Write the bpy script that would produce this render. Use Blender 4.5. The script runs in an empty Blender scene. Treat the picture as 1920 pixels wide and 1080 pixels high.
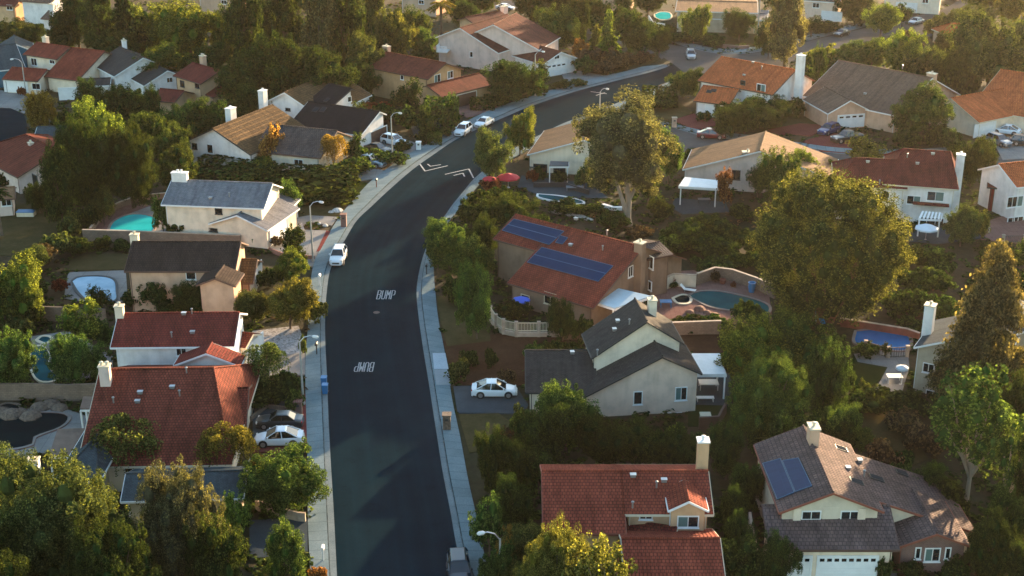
import bpy, math, random
import numpy as np
from math import sin, cos, tan, radians as R, pi
from mathutils import Vector
random.seed(7); rng = np.random.default_rng(11)
S = bpy.context.scene; COL = S.collection
# ---------------- camera, sky, sun, exposure
F = 2614.0; PITCH = R(22.0); H = 64.3
cd = bpy.data.cameras.new('camera'); cam = bpy.data.objects.new('camera', cd); COL.objects.link(cam)
cam.location = (0, 0, H); cam.rotation_euler = (pi/2 - PITCH, 0, 0)
cd.sensor_width = 36.0; cd.lens = F/1920*36.0; cd.clip_start = 1.0; cd.clip_end = 3000
S.camera = cam
SUN_EL, SUN_AZ = R(9.5), R(32.0)          # azimuth measured from +Y towards +X
w = bpy.data.worlds.new("World"); S.world = w; w.use_nodes = True
nt = w.node_tree; nt.nodes.clear()
sky = nt.nodes.new('ShaderNodeTexSky'); sky.sky_type = 'NISHITA'; sky.sun_disc = False
sky.sun_elevation = SUN_EL; sky.sun_rotation = SUN_AZ; sky.air_density = 1.3; sky.dust_density = 1.2; sky.ozone_density = 2.0
bg = nt.nodes.new('ShaderNodeBackground'); bg.inputs['Strength'].default_value = 0.125
ow = nt.nodes.new('ShaderNodeOutputWorld')
tint = nt.nodes.new('ShaderNodeMix'); tint.data_type = 'RGBA'; tint.blend_type = 'MULTIPLY'; tint.inputs[0].default_value = 1; tint.inputs[7].default_value = (.93, .98, 1.0, 1)
nt.links.new(sky.outputs[0], tint.inputs[6]); nt.links.new(tint.outputs[2], bg.inputs[0]); nt.links.new(bg.outputs[0], ow.inputs[0])
sl = bpy.data.lights.new('sun', 'SUN'); sun = bpy.data.objects.new('sun', sl); COL.objects.link(sun)
sl.energy = 5.0; sl.angle = R(0.6); sl.color = (1.0, 0.71, 0.42)
_d = Vector((sin(SUN_AZ)*cos(SUN_EL), cos(SUN_AZ)*cos(SUN_EL), sin(SUN_EL)))
sun.rotation_euler = _d.to_track_quat('Z', 'Y').to_euler(); sun.location = (60, 300, 120)
S.view_settings.view_transform = 'Standard'; S.view_settings.look = 'None'
S.view_settings.gamma = 1.0; S.view_settings.exposure = 2.36
S.cycles.max_bounces = 6; S.cycles.diffuse_bounces = 3; S.cycles.glossy_bounces = 2; S.cycles.transmission_bounces = 4
S.cycles.volume_bounces = 0; S.cycles.use_denoising = True
S.cycles.sample_clamp_indirect = 4.0
# ---------------- pixel (1920x1080 photograph) -> world point at height z, and back
CS, SN = cos(PITCH), sin(PITCH)
def ray(px, py):
    a = (px-960)/F; b = (540-py)/F
    return Vector((a, b*SN + CS, b*CS - SN))
def P(px, py, z=0.0):
    d = ray(px, py); t = (z-H)/d.z
    return Vector((d.x*t, d.y*t, z))
def proj(p):
    y, z = p[1], p[2]-H
    dep = y*CS - z*SN
    return 960 + F*p[0]/dep, 540 - F*(y*SN + z*CS)/dep
def depth(p): return p[1]*CS - (p[2]-H)*SN
def z_at(p, py):                              # height of the point above ground point p that shows at row py
    r = (540-py)/F
    return H + p[1]*(r*CS - SN)/(CS + r*SN)
# ---------------- objects
def link(name, data=None, parent=None, loc=None):
    o = bpy.data.objects.new(name, data); COL.objects.link(o)
    if parent: o.parent = parent
    if loc is not None: o.location = loc
    return o
def tag(o, label=None, cat=None, group=None, kind=None):
    if label: o['label'] = label
    if cat: o['category'] = cat
    if group: o['group'] = group
    if kind: o['kind'] = kind
    return o
def empty(name, loc, label, cat, group=None, rz=0):
    o = link(name, None, None, loc); o.rotation_euler[2] = rz; o.empty_display_size = .5
    return tag(o, label, cat, group)
class MB:
    def __init__(s, org=(0, 0, 0)): s.v = []; s.f = []; s.uv = []; s.o = Vector(org)
    def poly(s, pts, uv=None):
        i = len(s.v); s.v += [tuple(Vector(p)-s.o) for p in pts]; s.f.append(tuple(range(i, i+len(pts))))
        s.uv.append(uv if uv else [(p[0], p[1]) for p in pts])
    def prism(s, pts, z0, z1):                # pts: xy list (CCW or not)
        n = len(pts); b = [(p[0], p[1], z0) for p in pts]; t = [(p[0], p[1], z1) for p in pts]
        s.poly(t); s.poly(b[::-1])
        for i in range(n):
            j = (i+1) % n; s.poly([b[i], b[j], t[j], t[i]])
    def hexa(s, b, t):                        # bottom 4, top 4 points
        s.poly(t); s.poly(b[::-1])
        for i in range(4):
            j = (i+1) % 4; s.poly([b[i], b[j], t[j], t[i]])
    def box(s, c, sz, rz=0, base=False):
        hx, hy, hz = sz[0]/2, sz[1]/2, sz[2]/2
        cz = c[2]+hz if base else c[2]
        q = [(-hx, -hy), (hx, -hy), (hx, hy), (-hx, hy)]
        q = [(c[0]+x*cos(rz)-y*sin(rz), c[1]+x*sin(rz)+y*cos(rz)) for x, y in q]
        s.hexa([(x, y, cz-hz) for x, y in q], [(x, y, cz+hz) for x, y in q])
    def obox(s, o, ex, ey, ez):               # oriented box from corner o and edge vectors
        o, ex, ey, ez = map(Vector, (o, ex, ey, ez))
        b = [o, o+ex, o+ex+ey, o+ey]; s.hexa(b, [p+ez for p in b])
    def tube(s, pts, rad, n=7, cap=True):
        pts = [Vector(p) for p in pts]; rings = []
        if not hasattr(rad, '__len__'): rad = [rad]*len(pts)
        up = Vector((0, 0, 1))
        for i, p in enumerate(pts):
            d = (pts[min(i+1, len(pts)-1)]-pts[max(i-1, 0)]).normalized()
            a = d.cross(up)
            if a.length < .05: a = Vector((1, 0, 0))
            a.normalize(); b = d.cross(a).normalized()
            rings.append([p + a*rad[i]*cos(2*pi*k/n) + b*rad[i]*sin(2*pi*k/n) for k in range(n)])
        for r0, r1 in zip(rings, rings[1:]):
            for k in range(n):
                s.poly([r0[k], r0[(k+1) % n], r1[(k+1) % n], r1[k]])
        if cap: s.poly(rings[0][::-1]); s.poly(rings[-1])
    def lathe(s, c, prof, n=12):              # prof: (r, z) list
        c = Vector(c); rg = [[c+Vector((r*cos(2*pi*k/n), r*sin(2*pi*k/n), z)) for k in range(n)] for r, z in prof]
        for a, b in zip(rg, rg[1:]):
            for k in range(n): s.poly([a[k], a[(k+1) % n], b[(k+1) % n], b[k]])
        s.poly(rg[0][::-1]); s.poly(rg[-1])
    def build(s, name, m, parent=None, smooth=False):
        me = bpy.data.meshes.new(name); me.from_pydata(s.v, [], s.f)
        ul = me.uv_layers.new(name='uv'); ul.data.foreach_set('uv', np.array([c for f in s.uv for c in f], dtype=np.float32).ravel())
        if smooth: me.polygons.foreach_set('use_smooth', [True]*len(me.polygons))
        me.materials.append(m); me.validate(); me.update()
        return link(name, me, parent, None if parent else tuple(s.o))
# ---------------- materials
def lin(c): return tuple(c)+(1,) if len(c) == 3 else c
def newmat(name):
    m = bpy.data.materials.new(name); m.use_nodes = True; n = m.node_tree
    b = n.nodes['Principled BSDF']; return m, n, b
def N(n, t, **kw):
    x = n.nodes.new(t)
    for k, v in kw.items():
        if k in x.inputs.keys() if isinstance(k, str) else False: x.inputs[k].default_value = v
        else: setattr(x, k, v)
    return x
def ramp(n, fac, stops):
    r = n.nodes.new('ShaderNodeValToRGB'); cr = r.color_ramp
    while len(cr.elements) < len(stops): cr.elements.new(.5)
    for e, (p, c) in zip(cr.elements, stops): e.position = p; e.color = lin(c)
    n.links.new(fac, r.inputs[0]); return r.outputs[0]
def noise(n, scale, coord='Object', detail=5, rough=.6, w=None):
    tc = n.nodes.new('ShaderNodeTexCoord'); x = n.nodes.new('ShaderNodeTexNoise')
    x.inputs['Scale'].default_value = scale; x.inputs['Detail'].default_value = detail; x.inputs['Roughness'].default_value = rough
    n.links.new(tc.outputs[coord], x.inputs['Vector']); return x.outputs['Fac']
def mixc(n, f, a, b, mode='MIX'):
    x = n.nodes.new('ShaderNodeMix'); x.data_type = 'RGBA'; x.blend_type = mode
    for s, v in ((0, f), (6, a), (7, b)):
        if hasattr(v, 'is_output') or isinstance(v, bpy.types.NodeSocket): n.links.new(v, x.inputs[s])
        else: x.inputs[s].default_value = v if s == 0 else lin(v)
    return x.outputs[2]
def bump(n, b, h, strength=.4, dist=.05):
    x = n.nodes.new('ShaderNodeBump'); x.inputs['Strength'].default_value = strength; x.inputs['Distance'].default_value = dist
    n.links.new(h, x.inputs['Height']); n.links.new(x.outputs[0], b.inputs['Normal'])
MATS = {}
def plain(name, c, rough=.7, metal=0, var=.18, sc=1.2, emis=None, spec=.5):
    if name in MATS: return MATS[name]
    m, n, b = newmat(name)
    if var:
        f = noise(n, sc); c2 = tuple(x*(1-var*2) for x in c); c3 = tuple(min(1, x*(1+var)) for x in c)
        n.links.new(ramp(n, f, [(.3, c2), (.7, c3)]), b.inputs['Base Color'])
    else: b.inputs['Base Color'].default_value = lin(c)
    b.inputs['Roughness'].default_value = rough; b.inputs['Metallic'].default_value = metal
    b.inputs['Specular IOR Level'].default_value = spec
    MATS[name] = m; return m
def stucco(name, c):
    if name in MATS: return MATS[name]
    m, n, b = newmat(name)
    f = noise(n, .6, detail=6); g = noise(n, 9, detail=3)
    col = ramp(n, f, [(.25, tuple(x*.72 for x in c)), (.55, c), (.8, tuple(min(1, x*1.05) for x in c))])
    tc = n.nodes.new('ShaderNodeTexCoord'); mp = n.nodes.new('ShaderNodeMapping'); mp.inputs['Scale'].default_value = (1.8, 1.8, .25); n.links.new(tc.outputs['Object'], mp.inputs[0])
    st = n.nodes.new('ShaderNodeTexNoise'); st.inputs['Scale'].default_value = 1; st.inputs['Detail'].default_value = 4; n.links.new(mp.outputs[0], st.inputs['Vector'])
    col = mixc(n, 1.0, col, ramp(n, st.outputs['Fac'], [(.3, (.92,.91,.89)), (.55, (1,)*3)]), 'MULTIPLY')
    n.links.new(col, b.inputs['Base Color']); b.inputs['Roughness'].default_value = .95; b.inputs['Specular IOR Level'].default_value = .03
    bump(n, b, g, .25, .03); MATS[name] = m; return m
def roofmat(name, c1, c2, mortar, bw=.30, bh=.31, blotch=.35, shingle=False):
    if name in MATS: return MATS[name]
    c1, c2, mortar = [tuple(x*.80 for x in c) for c in (c1, c2, mortar)]; m, n, b = newmat(name)
    uv = n.nodes.new('ShaderNodeUVMap'); uv.uv_map = 'uv'
    br = n.nodes.new('ShaderNodeTexBrick'); n.links.new(uv.outputs[0], br.inputs['Vector'])
    br.inputs['Scale'].default_value = 1; br.inputs['Brick Width'].default_value = bw; br.inputs['Row Height'].default_value = bh
    br.inputs['Mortar Size'].default_value = .032 if not shingle else .02; br.inputs['Mortar Smooth'].default_value = .3; br.inputs['Bias'].default_value = 0
    br.inputs['Color1'].default_value = lin(c1); br.inputs['Color2'].default_value = lin(c2); br.inputs['Mortar'].default_value = lin(mortar)
    big = noise(n, .35, detail=7, rough=.65); sm = noise(n, 2.2, detail=4)
    k = ramp(n, big, [(.3, (1-blotch,)*3), (.55, (1,)*3), (.75, (1+blotch*.5,)*3)])
    k2 = ramp(n, sm, [(.3, (.82,)*3), (.7, (1.12,)*3)])
    col = mixc(n, 1.0, mixc(n, 1.0, br.outputs['Color'], k, 'MULTIPLY'), k2, 'MULTIPLY')
    mp = n.nodes.new('ShaderNodeMapping'); mp.inputs['Scale'].default_value = (1.6, .16, 1); n.links.new(uv.outputs[0], mp.inputs[0])
    st = n.nodes.new('ShaderNodeTexNoise'); st.inputs['Scale'].default_value = 1; st.inputs['Detail'].default_value = 5; n.links.new(mp.outputs[0], st.inputs['Vector'])
    col = mixc(n, 1.0, col, ramp(n, st.outputs['Fac'], [(.32, (.74,.74,.76)), (.5, (1,)*3), (.7, (1.16,1.14,1.1))]), 'MULTIPLY')
    n.links.new(col, b.inputs['Base Color']); b.inputs['Roughness'].default_value = .85; b.inputs['Specular IOR Level'].default_value = .04
    if not shingle:                            # rounded tile courses
        sx = n.nodes.new('ShaderNodeSeparateXYZ'); n.links.new(uv.outputs[0], sx.inputs[0])
        mo = n.nodes.new('ShaderNodeMath'); mo.operation = 'FRACT'
        mu = n.nodes.new('ShaderNodeMath'); mu.operation = 'MULTIPLY'; mu.inputs[1].default_value = 1/bh
        n.links.new(sx.outputs[1], mu.inputs[0]); n.links.new(mu.outputs[0], mo.inputs[0])
        mi = n.nodes.new('ShaderNodeMath'); mi.operation = 'MULTIPLY'; mi.inputs[1].default_value = -1
        n.links.new(mo.outputs[0], mi.inputs[0])
        mw = n.nodes.new('ShaderNodeMath'); mw.operation = 'MULTIPLY'; mw.inputs[1].default_value = 2*pi/bw
        n.links.new(sx.outputs[0], mw.inputs[0])
        sn = n.nodes.new('ShaderNodeMath'); sn.operation = 'SINE'; n.links.new(mw.outputs[0], sn.inputs[0])
        ad = n.nodes.new('ShaderNodeMath'); ad.operation = 'MULTIPLY_ADD'; ad.inputs[1].default_value = .5
        n.links.new(sn.outputs[0], ad.inputs[0]); n.links.new(mi.outputs[0], ad.inputs[2])
        bump(n, b, ad.outputs[0], .7, .06)
    else: bump(n, b, br.outputs['Fac'], .3, -.03)
    MATS[name] = m; return m
# ---------------- palette (linear colours)
RF = dict(
 red=roofmat('clay_red', (.36,.082,.048), (.27,.060,.037), (.11,.03,.022)),
 maroon=roofmat('clay_maroon', (.26,.052,.038), (.19,.040,.031), (.07,.025,.02)),
 brown_red=roofmat('clay_brown_red', (.26,.066,.042), (.19,.048,.033), (.07,.026,.018)),
 orange=roofmat('clay_orange', (.76,.195,.065), (.62,.145,.05), (.16,.05,.028)),
 darkbrown=roofmat('concrete_brown', (.075,.052,.042), (.055,.038,.032), (.026,.02,.018)),
 shake=roofmat('wood_shake', (.22,.135,.065), (.13,.080,.040), (.05,.03,.018), .18, .45),
 tan=roofmat('asphalt_tan', (.33,.185,.10), (.27,.155,.085), (.18,.11,.065), .3, .14, .2, True),
 grey=roofmat('asphalt_grey', (.16,.16,.165), (.115,.115,.12), (.08,.08,.085), .3, .14, .2, True),
 lgrey=roofmat('asphalt_light_grey', (.25,.25,.265), (.19,.19,.205), (.13,.13,.14), .3, .14, .2, True),
 dgrey=roofmat('asphalt_charcoal', (.080,.074,.070), (.060,.056,.053), (.040,.037,.036), .3, .14, .25, True),
 black=roofmat('asphalt_black', (.030,.029,.032), (.022,.021,.024), (.014,.014,.015), .3, .14, .2, True),
 taupe=roofmat('asphalt_taupe', (.235,.15,.105), (.19,.12,.086), (.09,.065,.05), .3, .14, .2, True),
 greybrown=roofmat('tile_grey_brown', (.16,.125,.11), (.12,.092,.082), (.05,.042,.04), .33, .38),
 umber=roofmat('clay_umber', (.19,.065,.045), (.14,.048,.036), (.06,.025,.02)),
 purple=roofmat('tile_mauve', (.21,.145,.13), (.14,.098,.09), (.07,.05,.05), .33, .36),
 teal=roofmat('asphalt_slate', (.085,.11,.12), (.065,.085,.095), (.045,.06,.065), .3, .14, .2, True),
)
WL = dict(white=stucco('stucco_white', (.78,.74,.70)), cream=stucco('stucco_cream', (.80,.66,.50)), beige=stucco('stucco_beige', (.48,.40,.29)),
 tan=stucco('stucco_tan', (.60,.38,.22)), pink=stucco('stucco_pink', (.68,.53,.45)), taupe=stucco('stucco_taupe', (.25,.165,.115)), greige=stucco('stucco_greige', (.70,.53,.41)),
 blue=stucco('siding_blue', (.06,.16,.23)), peach=stucco('stucco_peach', (.58,.38,.26)), sand=stucco('stucco_sand', (.64,.55,.42)), redwood=stucco('siding_red', (.22,.03,.025)),
 orange=stucco('stucco_apricot', (.50,.32,.17)))
WHITE = plain('white_paint', (.76,.75,.72), .5, var=.05); BROWNP = plain('brown_paint', (.10,.05,.035), .6, var=.1)
REDP = plain('red_trim', (.25,.07,.04), .6, var=.1); CREAMP = plain('cream_paint', (.58,.50,.36), .6, var=.05)
METAL = plain('grey_metal', (.42,.42,.42), .35, .7, var=.1); DARK = plain('dark_metal', (.03,.03,.03), .5, var=.1)
TRIM = dict(white=WHITE, brown=BROWNP, red=REDP, cream=CREAMP, dark=DARK)
m, n, b = newmat('window_glass'); b.inputs['Base Color'].default_value = (.012,.016,.018,1); b.inputs['Roughness'].default_value = .06; b.inputs['Specular IOR Level'].default_value = .9; GLASS = m
m, n, b = newmat('curtained_glass'); b.inputs['Base Color'].default_value = (.10,.17,.155,1); b.inputs['Roughness'].default_value = .12; b.inputs['Specular IOR Level'].default_value = .8; GLASS2 = m
m, n, b = newmat('skylight_glass'); b.inputs['Base Color'].default_value = (.03,.035,.04,1); b.inputs['Roughness'].default_value = .5; b.inputs['Specular IOR Level'].default_value = .0; SKYG = m
# brick / stone
def brickmat(name, c1, c2, mo, bw=.4, bh=.2):
    m, n, b = newmat(name); tc = n.nodes.new('ShaderNodeTexCoord'); mp = n.nodes.new('ShaderNodeMapping'); mp.inputs['Rotation'].default_value = (R(90), 0, 0)
    br = n.nodes.new('ShaderNodeTexBrick'); n.links.new(tc.outputs['Object'], mp.inputs[0]); n.links.new(mp.outputs[0], br.inputs['Vector'])
    br.inputs['Scale'].default_value = 1; br.inputs['Brick Width'].default_value = bw; br.inputs['Row Height'].default_value = bh; br.inputs['Mortar Size'].default_value = .015
    for k, v in (('Color1', c1), ('Color2', c2), ('Mortar', mo)): br.inputs[k].default_value = lin(v)
    f = noise(n, .8); k = ramp(n, f, [(.3, (.75,)*3), (.7, (1.1,)*3)])
    n.links.new(mixc(n, 1.0, br.outputs['Color'], k, 'MULTIPLY'), b.inputs['Base Color']); b.inputs['Roughness'].default_value = .9; return m
BLOCKW = brickmat('slump_block', (.24,.165,.115), (.19,.13,.092), (.12,.09,.07)); BRICK = brickmat('red_brick', (.22,.075,.05), (.16,.055,.04), (.2,.17,.15), .22, .08)
STONE = plain('field_stone', (.15,.105,.075), .9, var=.35, sc=4)
# ground surfaces
def ground_mat():
    m, n, b = newmat('dry_ground'); f = noise(n, .045, detail=8, rough=.65); g = noise(n, .9, detail=6, rough=.7)
    c = ramp(n, f, [(.30, (.035,.040,.016)), (.46, (.050,.045,.022)), (.58, (.085,.055,.030)), (.72, (.045,.050,.018))])
    k = ramp(n, g, [(.3, (.45,)*3), (.7, (1.0,)*3)]); n.links.new(mixc(n, 1.0, c, k, 'MULTIPLY'), b.inputs['Base Color'])
    b.inputs['Roughness'].default_value = 1; b.inputs['Specular IOR Level'].default_value = .1; bump(n, b, g, .6, .3); return m
def surf(name, stops, sc=.5, bumpd=.03, rough=.95, joints=None, joint_dark=.55, fine=8):
    if name in MATS: return MATS[name]
    stops = [(p, tuple(x*.76 for x in c)) for p, c in stops]; m, n, b = newmat(name); f = noise(n, sc, detail=8, rough=.65); g = noise(n, fine, detail=4)
    c = ramp(n, f, stops); k = ramp(n, g, [(.3, (.85,)*3), (.7, (1.1,)*3)]); col = mixc(n, 1.0, c, k, 'MULTIPLY')
    if joints:
        uv = n.nodes.new('ShaderNodeUVMap'); uv.uv_map = 'uv'
        br = n.nodes.new('ShaderNodeTexBrick'); n.links.new(uv.outputs[0], br.inputs['Vector']); br.offset = 0
        br.inputs['Scale'].default_value = 1; br.inputs['Brick Width'].default_value = joints[0]; br.inputs['Row Height'].default_value = joints[1]
        br.inputs['Mortar Size'].default_value = .025; br.inputs['Color1'].default_value = (1,1,1,1); br.inputs['Color2'].default_value = (.9,.9,.9,1); br.inputs['Mortar'].default_value = (joint_dark,)*3+(1,)
        col = mixc(n, 1.0, col, br.outputs['Color'], 'MULTIPLY')
    n.links.new(col, b.inputs['Base Color']); b.inputs['Roughness'].default_value = rough; b.inputs['Specular IOR Level'].default_value = .0; bump(n, b, g, .3, bumpd)
    MATS[name] = m; return m
ASPH = surf('asphalt', [(.3, (.0068,.0215,.031)), (.5, (.0082,.025,.0355)), (.7, (.011,.029,.039))], .25, .01, .9, fine=14)
def wear():                                    # tyre lanes and faint seams along the road
    n = ASPH.node_tree; b = n.nodes['Principled BSDF']; src = b.inputs['Base Color'].links[0].from_socket
    uv = n.nodes.new('ShaderNodeUVMap'); uv.uv_map = 'uv'; mp = n.nodes.new('ShaderNodeMapping'); mp.inputs['Scale'].default_value = (.012, .75, 1); n.links.new(uv.outputs[0], mp.inputs[0])
    x = n.nodes.new('ShaderNodeTexNoise'); x.inputs['Scale'].default_value = 1; x.inputs['Detail'].default_value = 3; n.links.new(mp.outputs[0], x.inputs['Vector'])
    k = ramp(n, x.outputs['Fac'], [(.35, (.88,)*3), (.5, (1.,)*3), (.68, (1.16,)*3)]); y = noise(n, .5, detail=10, rough=.8); k2 = ramp(n, y, [(.36, (.82,)*3), (.42, (1,)*3), (.64, (1,)*3), (.70, (1.15,)*3)])
    n.links.new(mixc(n, 1.0, mixc(n, 1.0, src, k, 'MULTIPLY'), k2, 'MULTIPLY'), b.inputs['Base Color'])
wear()
ASPH2 = surf('old_asphalt', [(.3, (.10,.095,.09)), (.7, (.15,.14,.13))], .25, .01, .9)
CONC = surf('sidewalk_concrete', [(.25, (.17,.225,.24)), (.5, (.22,.285,.30)), (.75, (.28,.345,.355))], .35, .01, .9, (1.5, 50), .5)
GUT = surf('gutter_concrete', [(.25, (.17,.21,.22)), (.75, (.27,.315,.32))], .5, .01, .9, (3.0, 50), .6)
DRIV = surf('driveway_concrete', [(.25, (.22,.21,.20)), (.75, (.36,.345,.32))], .4, .01, .9, (3, 3), .6)
PAVE = surf('grey_driveway', [(.25, (.055,.07,.08)), (.75, (.09,.11,.12))], .4, .01, .9)
PINK = surf('pink_pavers', [(.25, (.22,.12,.10)), (.75, (.33,.19,.16))], .8, .02, .9, (.6, .3), .7)
REDB = surf('red_pavers', [(.25, (.20,.055,.05)), (.75, (.28,.085,.07))], .8, .02, .9, (.4, .2), .7)
DIRT = surf('brown_soil', [(.25, (.060,.030,.018)), (.5, (.085,.042,.025)), (.75, (.11,.058,.034))], .5, .12, 1, fine=4)
LAWN = surf('dry_lawn', [(.25, (.055,.050,.020)), (.5, (.085,.070,.032)), (.75, (.12,.085,.045))], .6, .08, 1, fine=5)
GLAWN = surf('green_lawn', [(.25, (.020,.032,.010)), (.75, (.040,.055,.016))], .6, .08, 1, fine=5)
GRAVEL = surf('white_gravel', [(.35, (.16,.14,.13)), (.5, (.42,.40,.39)), (.7, (.55,.53,.52))], 3, .06, 1, fine=6)
WALLT = plain('wall_cap', (.42,.33,.25), .9)
def watermat(name, c, c2):
    m, n, b = newmat(name); f = noise(n, .35, detail=3); g = noise(n, 1.5, detail=3)
    n.links.new(ramp(n, f, [(.35, c), (.65, c2)]), b.inputs['Base Color']); b.inputs['Roughness'].default_value = .08; b.inputs['Specular IOR Level'].default_value = .0; bump(n, b, g, .15, .05); return m
WATER = dict(teal=watermat('pool_water_teal', (.012,.30,.32), (.02,.38,.40)), deep=watermat('pool_water_deep', (.006,.045,.06), (.012,.085,.10)), black=watermat('pool_water_dark', (.004,.010,.013), (.006,.016,.018)),
  light=watermat('pool_cover_pale', (.25,.38,.48), (.36,.50,.60)), blue=watermat('pool_cover_blue', (.012,.09,.25), (.02,.13,.33)), dteal=watermat('pool_water_greenish', (.007,.055,.066), (.012,.08,.09)))
SOLAR = None
def solar_mat():
    m, n, b = newmat('solar_cells'); uv = n.nodes.new('ShaderNodeUVMap'); uv.uv_map = 'uv'; br = n.nodes.new('ShaderNodeTexBrick'); n.links.new(uv.outputs[0], br.inputs['Vector']); br.offset = 0
    br.inputs['Scale'].default_value = 1; br.inputs['Brick Width'].default_value = 1.0; br.inputs['Row Height'].default_value = .5; br.inputs['Mortar Size'].default_value = .018
    br.inputs['Color1'].default_value = (.004,.020,.062,1); br.inputs['Color2'].default_value = (.006,.025,.075,1); br.inputs['Mortar'].default_value = (.010,.034,.085,1)
    n.links.new(br.outputs[0], b.inputs['Base Color']); b.inputs['Roughness'].default_value = .35; b.inputs['Specular IOR Level'].default_value = .1; return m
SOLAR = solar_mat()
SOIL = ground_mat()
# ---------------- ground, roads, pavements
g = MB(); g.poly([(-420, 20, 0), (420, 20, 0), (420, 780, 0), (-420, 780, 0)]); tag(g.build('ground', SOIL), kind='structure')
def catmull(pts, n):
    pts = [Vector(p) for p in pts]; q = [pts[0]*2-pts[1]]+pts+[pts[-1]*2-pts[-2]]; out = []
    for i in range(1, len(q)-2):
        for k in range(8):
            t = k/8; a, b, c, d = q[i-1:i+3]
            out.append(.5*((2*b)+(c-a)*t+(2*a-5*b+4*c-d)*t*t+(3*b-a-3*c+d)*t**3))
    out.append(pts[-1]); L = [0]
    for a, b in zip(out, out[1:]): L.append(L[-1]+(b-a).length)
    r = []; j = 0
    for k in range(n):
        s = L[-1]*k/(n-1)
        while j < len(L)-2 and L[j+1] < s: j += 1
        t = (s-L[j])/max(1e-6, L[j+1]-L[j]); r.append(out[j].lerp(out[j+1], t))
    return r
EXCL = []                                     # ground polygons kept free of ground cover
def strip(name, A, B, n, z, mat, t0=0, t1=1, lip=None, m=None):
    own = m is None; m = m or MB(); u = 0
    A = catmull(A, n); B = catmull(B, n)
    for i in range(n-1):
        a0, a1, b0, b1 = A[i].lerp(B[i], t0), A[i+1].lerp(B[i+1], t0), A[i].lerp(B[i], t1), A[i+1].lerp(B[i+1], t1)
        d = (a1-a0).length; wd = (b0-a0).length
        m.poly([(a0.x, a0.y, z), (a1.x, a1.y, z), (b1.x, b1.y, z), (b0.x, b0.y, z)], [(u, 0), (u+d, 0), (u+d, wd), (u, wd)])
        if lip is not None:
            m.poly([(a0.x, a0.y, lip), (a1.x, a1.y, lip), (a1.x, a1.y, z), (a0.x, a0.y, z)], [(u, 0), (u+d, 0), (u+d, .15), (u, .15)])
            m.poly([(b0.x, b0.y, z), (b1.x, b1.y, z), (b1.x, b1.y, lip-.05), (b0.x, b0.y, lip-.05)], [(u, 0), (u+d, 0), (u+d, .15), (u, .15)])
        u += d
    if own: return tag(m.build(name, mat), kind='structure')
LE = [(634,1130),(632,1080),(626,960),(620,860),(616,780),(613,700),(610,640),(610,590),(613,545),(619,508),(632,476),(647,450),(669,414),(697,387),(730,356),(774,318),(816,288),(855,262),(905,238),(960,214),(988,202),(1043,183),(1099,166),(1154,152),(1210,138),(1245,128),(1262,120),(1263,113),(1243,107)]
LO = [(586,1130),(582,1080),(577,960),(576,840),(573,740),(573,670),(577,620),(580,560),(586,506),(597,475),(612,447),(638,406),(661,378),(691,345),(716,325),(758,294),(794,275),(824,258),(849,242),(880,226),(913,210),(960,193),(1002,180),(1043,167),(1085,156),(1127,144),(1168,136),(1204,126),(1227,117),(1232,111)]
RE = [(900,1130),(877,1080),(858,1033),(844,958),(830,886),(822,836),(813,778),(802,707),(794,659),(786,604),(781,555),(783,525),(790,492),(800,462),(815,430),(833,406),(849,383),(869,359),(888,336),(925,305),(965,278),(1010,254),(1057,231),(1104,214),(1150,196),(1196,178),(1230,164),(1262,150)]
RO = [(938,1130),(916,1074),(891,960),(877,897),(863,822),(849,757),(841,707),(833,657),(822,601),(817,557),(814,520),(814,490),(818,462),(830,432),(846,412),(869,383),(894,352),(912,334),(950,305),(990,283),(1030,264),(1072,246),(1112,231),(1160,210),(1205,190),(1240,176),(1275,160)]
W = lambda L, z=0: [P(x, y, z) for x, y in L]
RL = LE[:-3] + [(1268,112),(1290,100)]
strip('road', W(LE[:-2]), W(RE[:-2]+[(1240,158),(1290,142)]), 160, .02, ASPH)
KERB_SHADE = surf('kerb_shade_line', [(.35, (.03,.04,.045)), (.55, (.10,.12,.12)), (.7, (.22,.25,.25))], 1.2, .01, .95)  # mottled dark tones paint in the shadow line at the kerb step
def kerb(A, B, name, n=150, gut=.27):
    strip('gutter', W(A), W(B), n, .03, GUT, 0, gut)
    strip('kerb_shade_strip', W(A), W(B), n, .10, KERB_SHADE, gut-.025, gut+.012)  # thin dark strip: painted shade between gutter and walk
    strip(name, W(A), W(B), n, .15, CONC, gut+.01, 1, lip=.0)
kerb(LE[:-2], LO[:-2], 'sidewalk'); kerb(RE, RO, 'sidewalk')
EXCL.append([P(*p) for p in LO]+[P(*p) for p in (RO[::-1])])
PADN = [0]
def pave(name, pts, mat, z=.05, cover=True, kind='structure'):
    PADN[0] += 1; z += PADN[0]*.0006; q = [P(x, y) for x, y in pts]; m = MB()
    m.prism([(p.x, p.y) for p in q], -.05, z)
    if cover: EXCL.append(q)
    return tag(m.build(name, mat), kind=kind)
def pband(name, A, B, mat, z=.04, n=40):
    EXCL.append([P(*p) for p in A]+[P(*p) for p in B[::-1]])
    return strip(name, W(A), W(B), n, z, mat)
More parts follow.
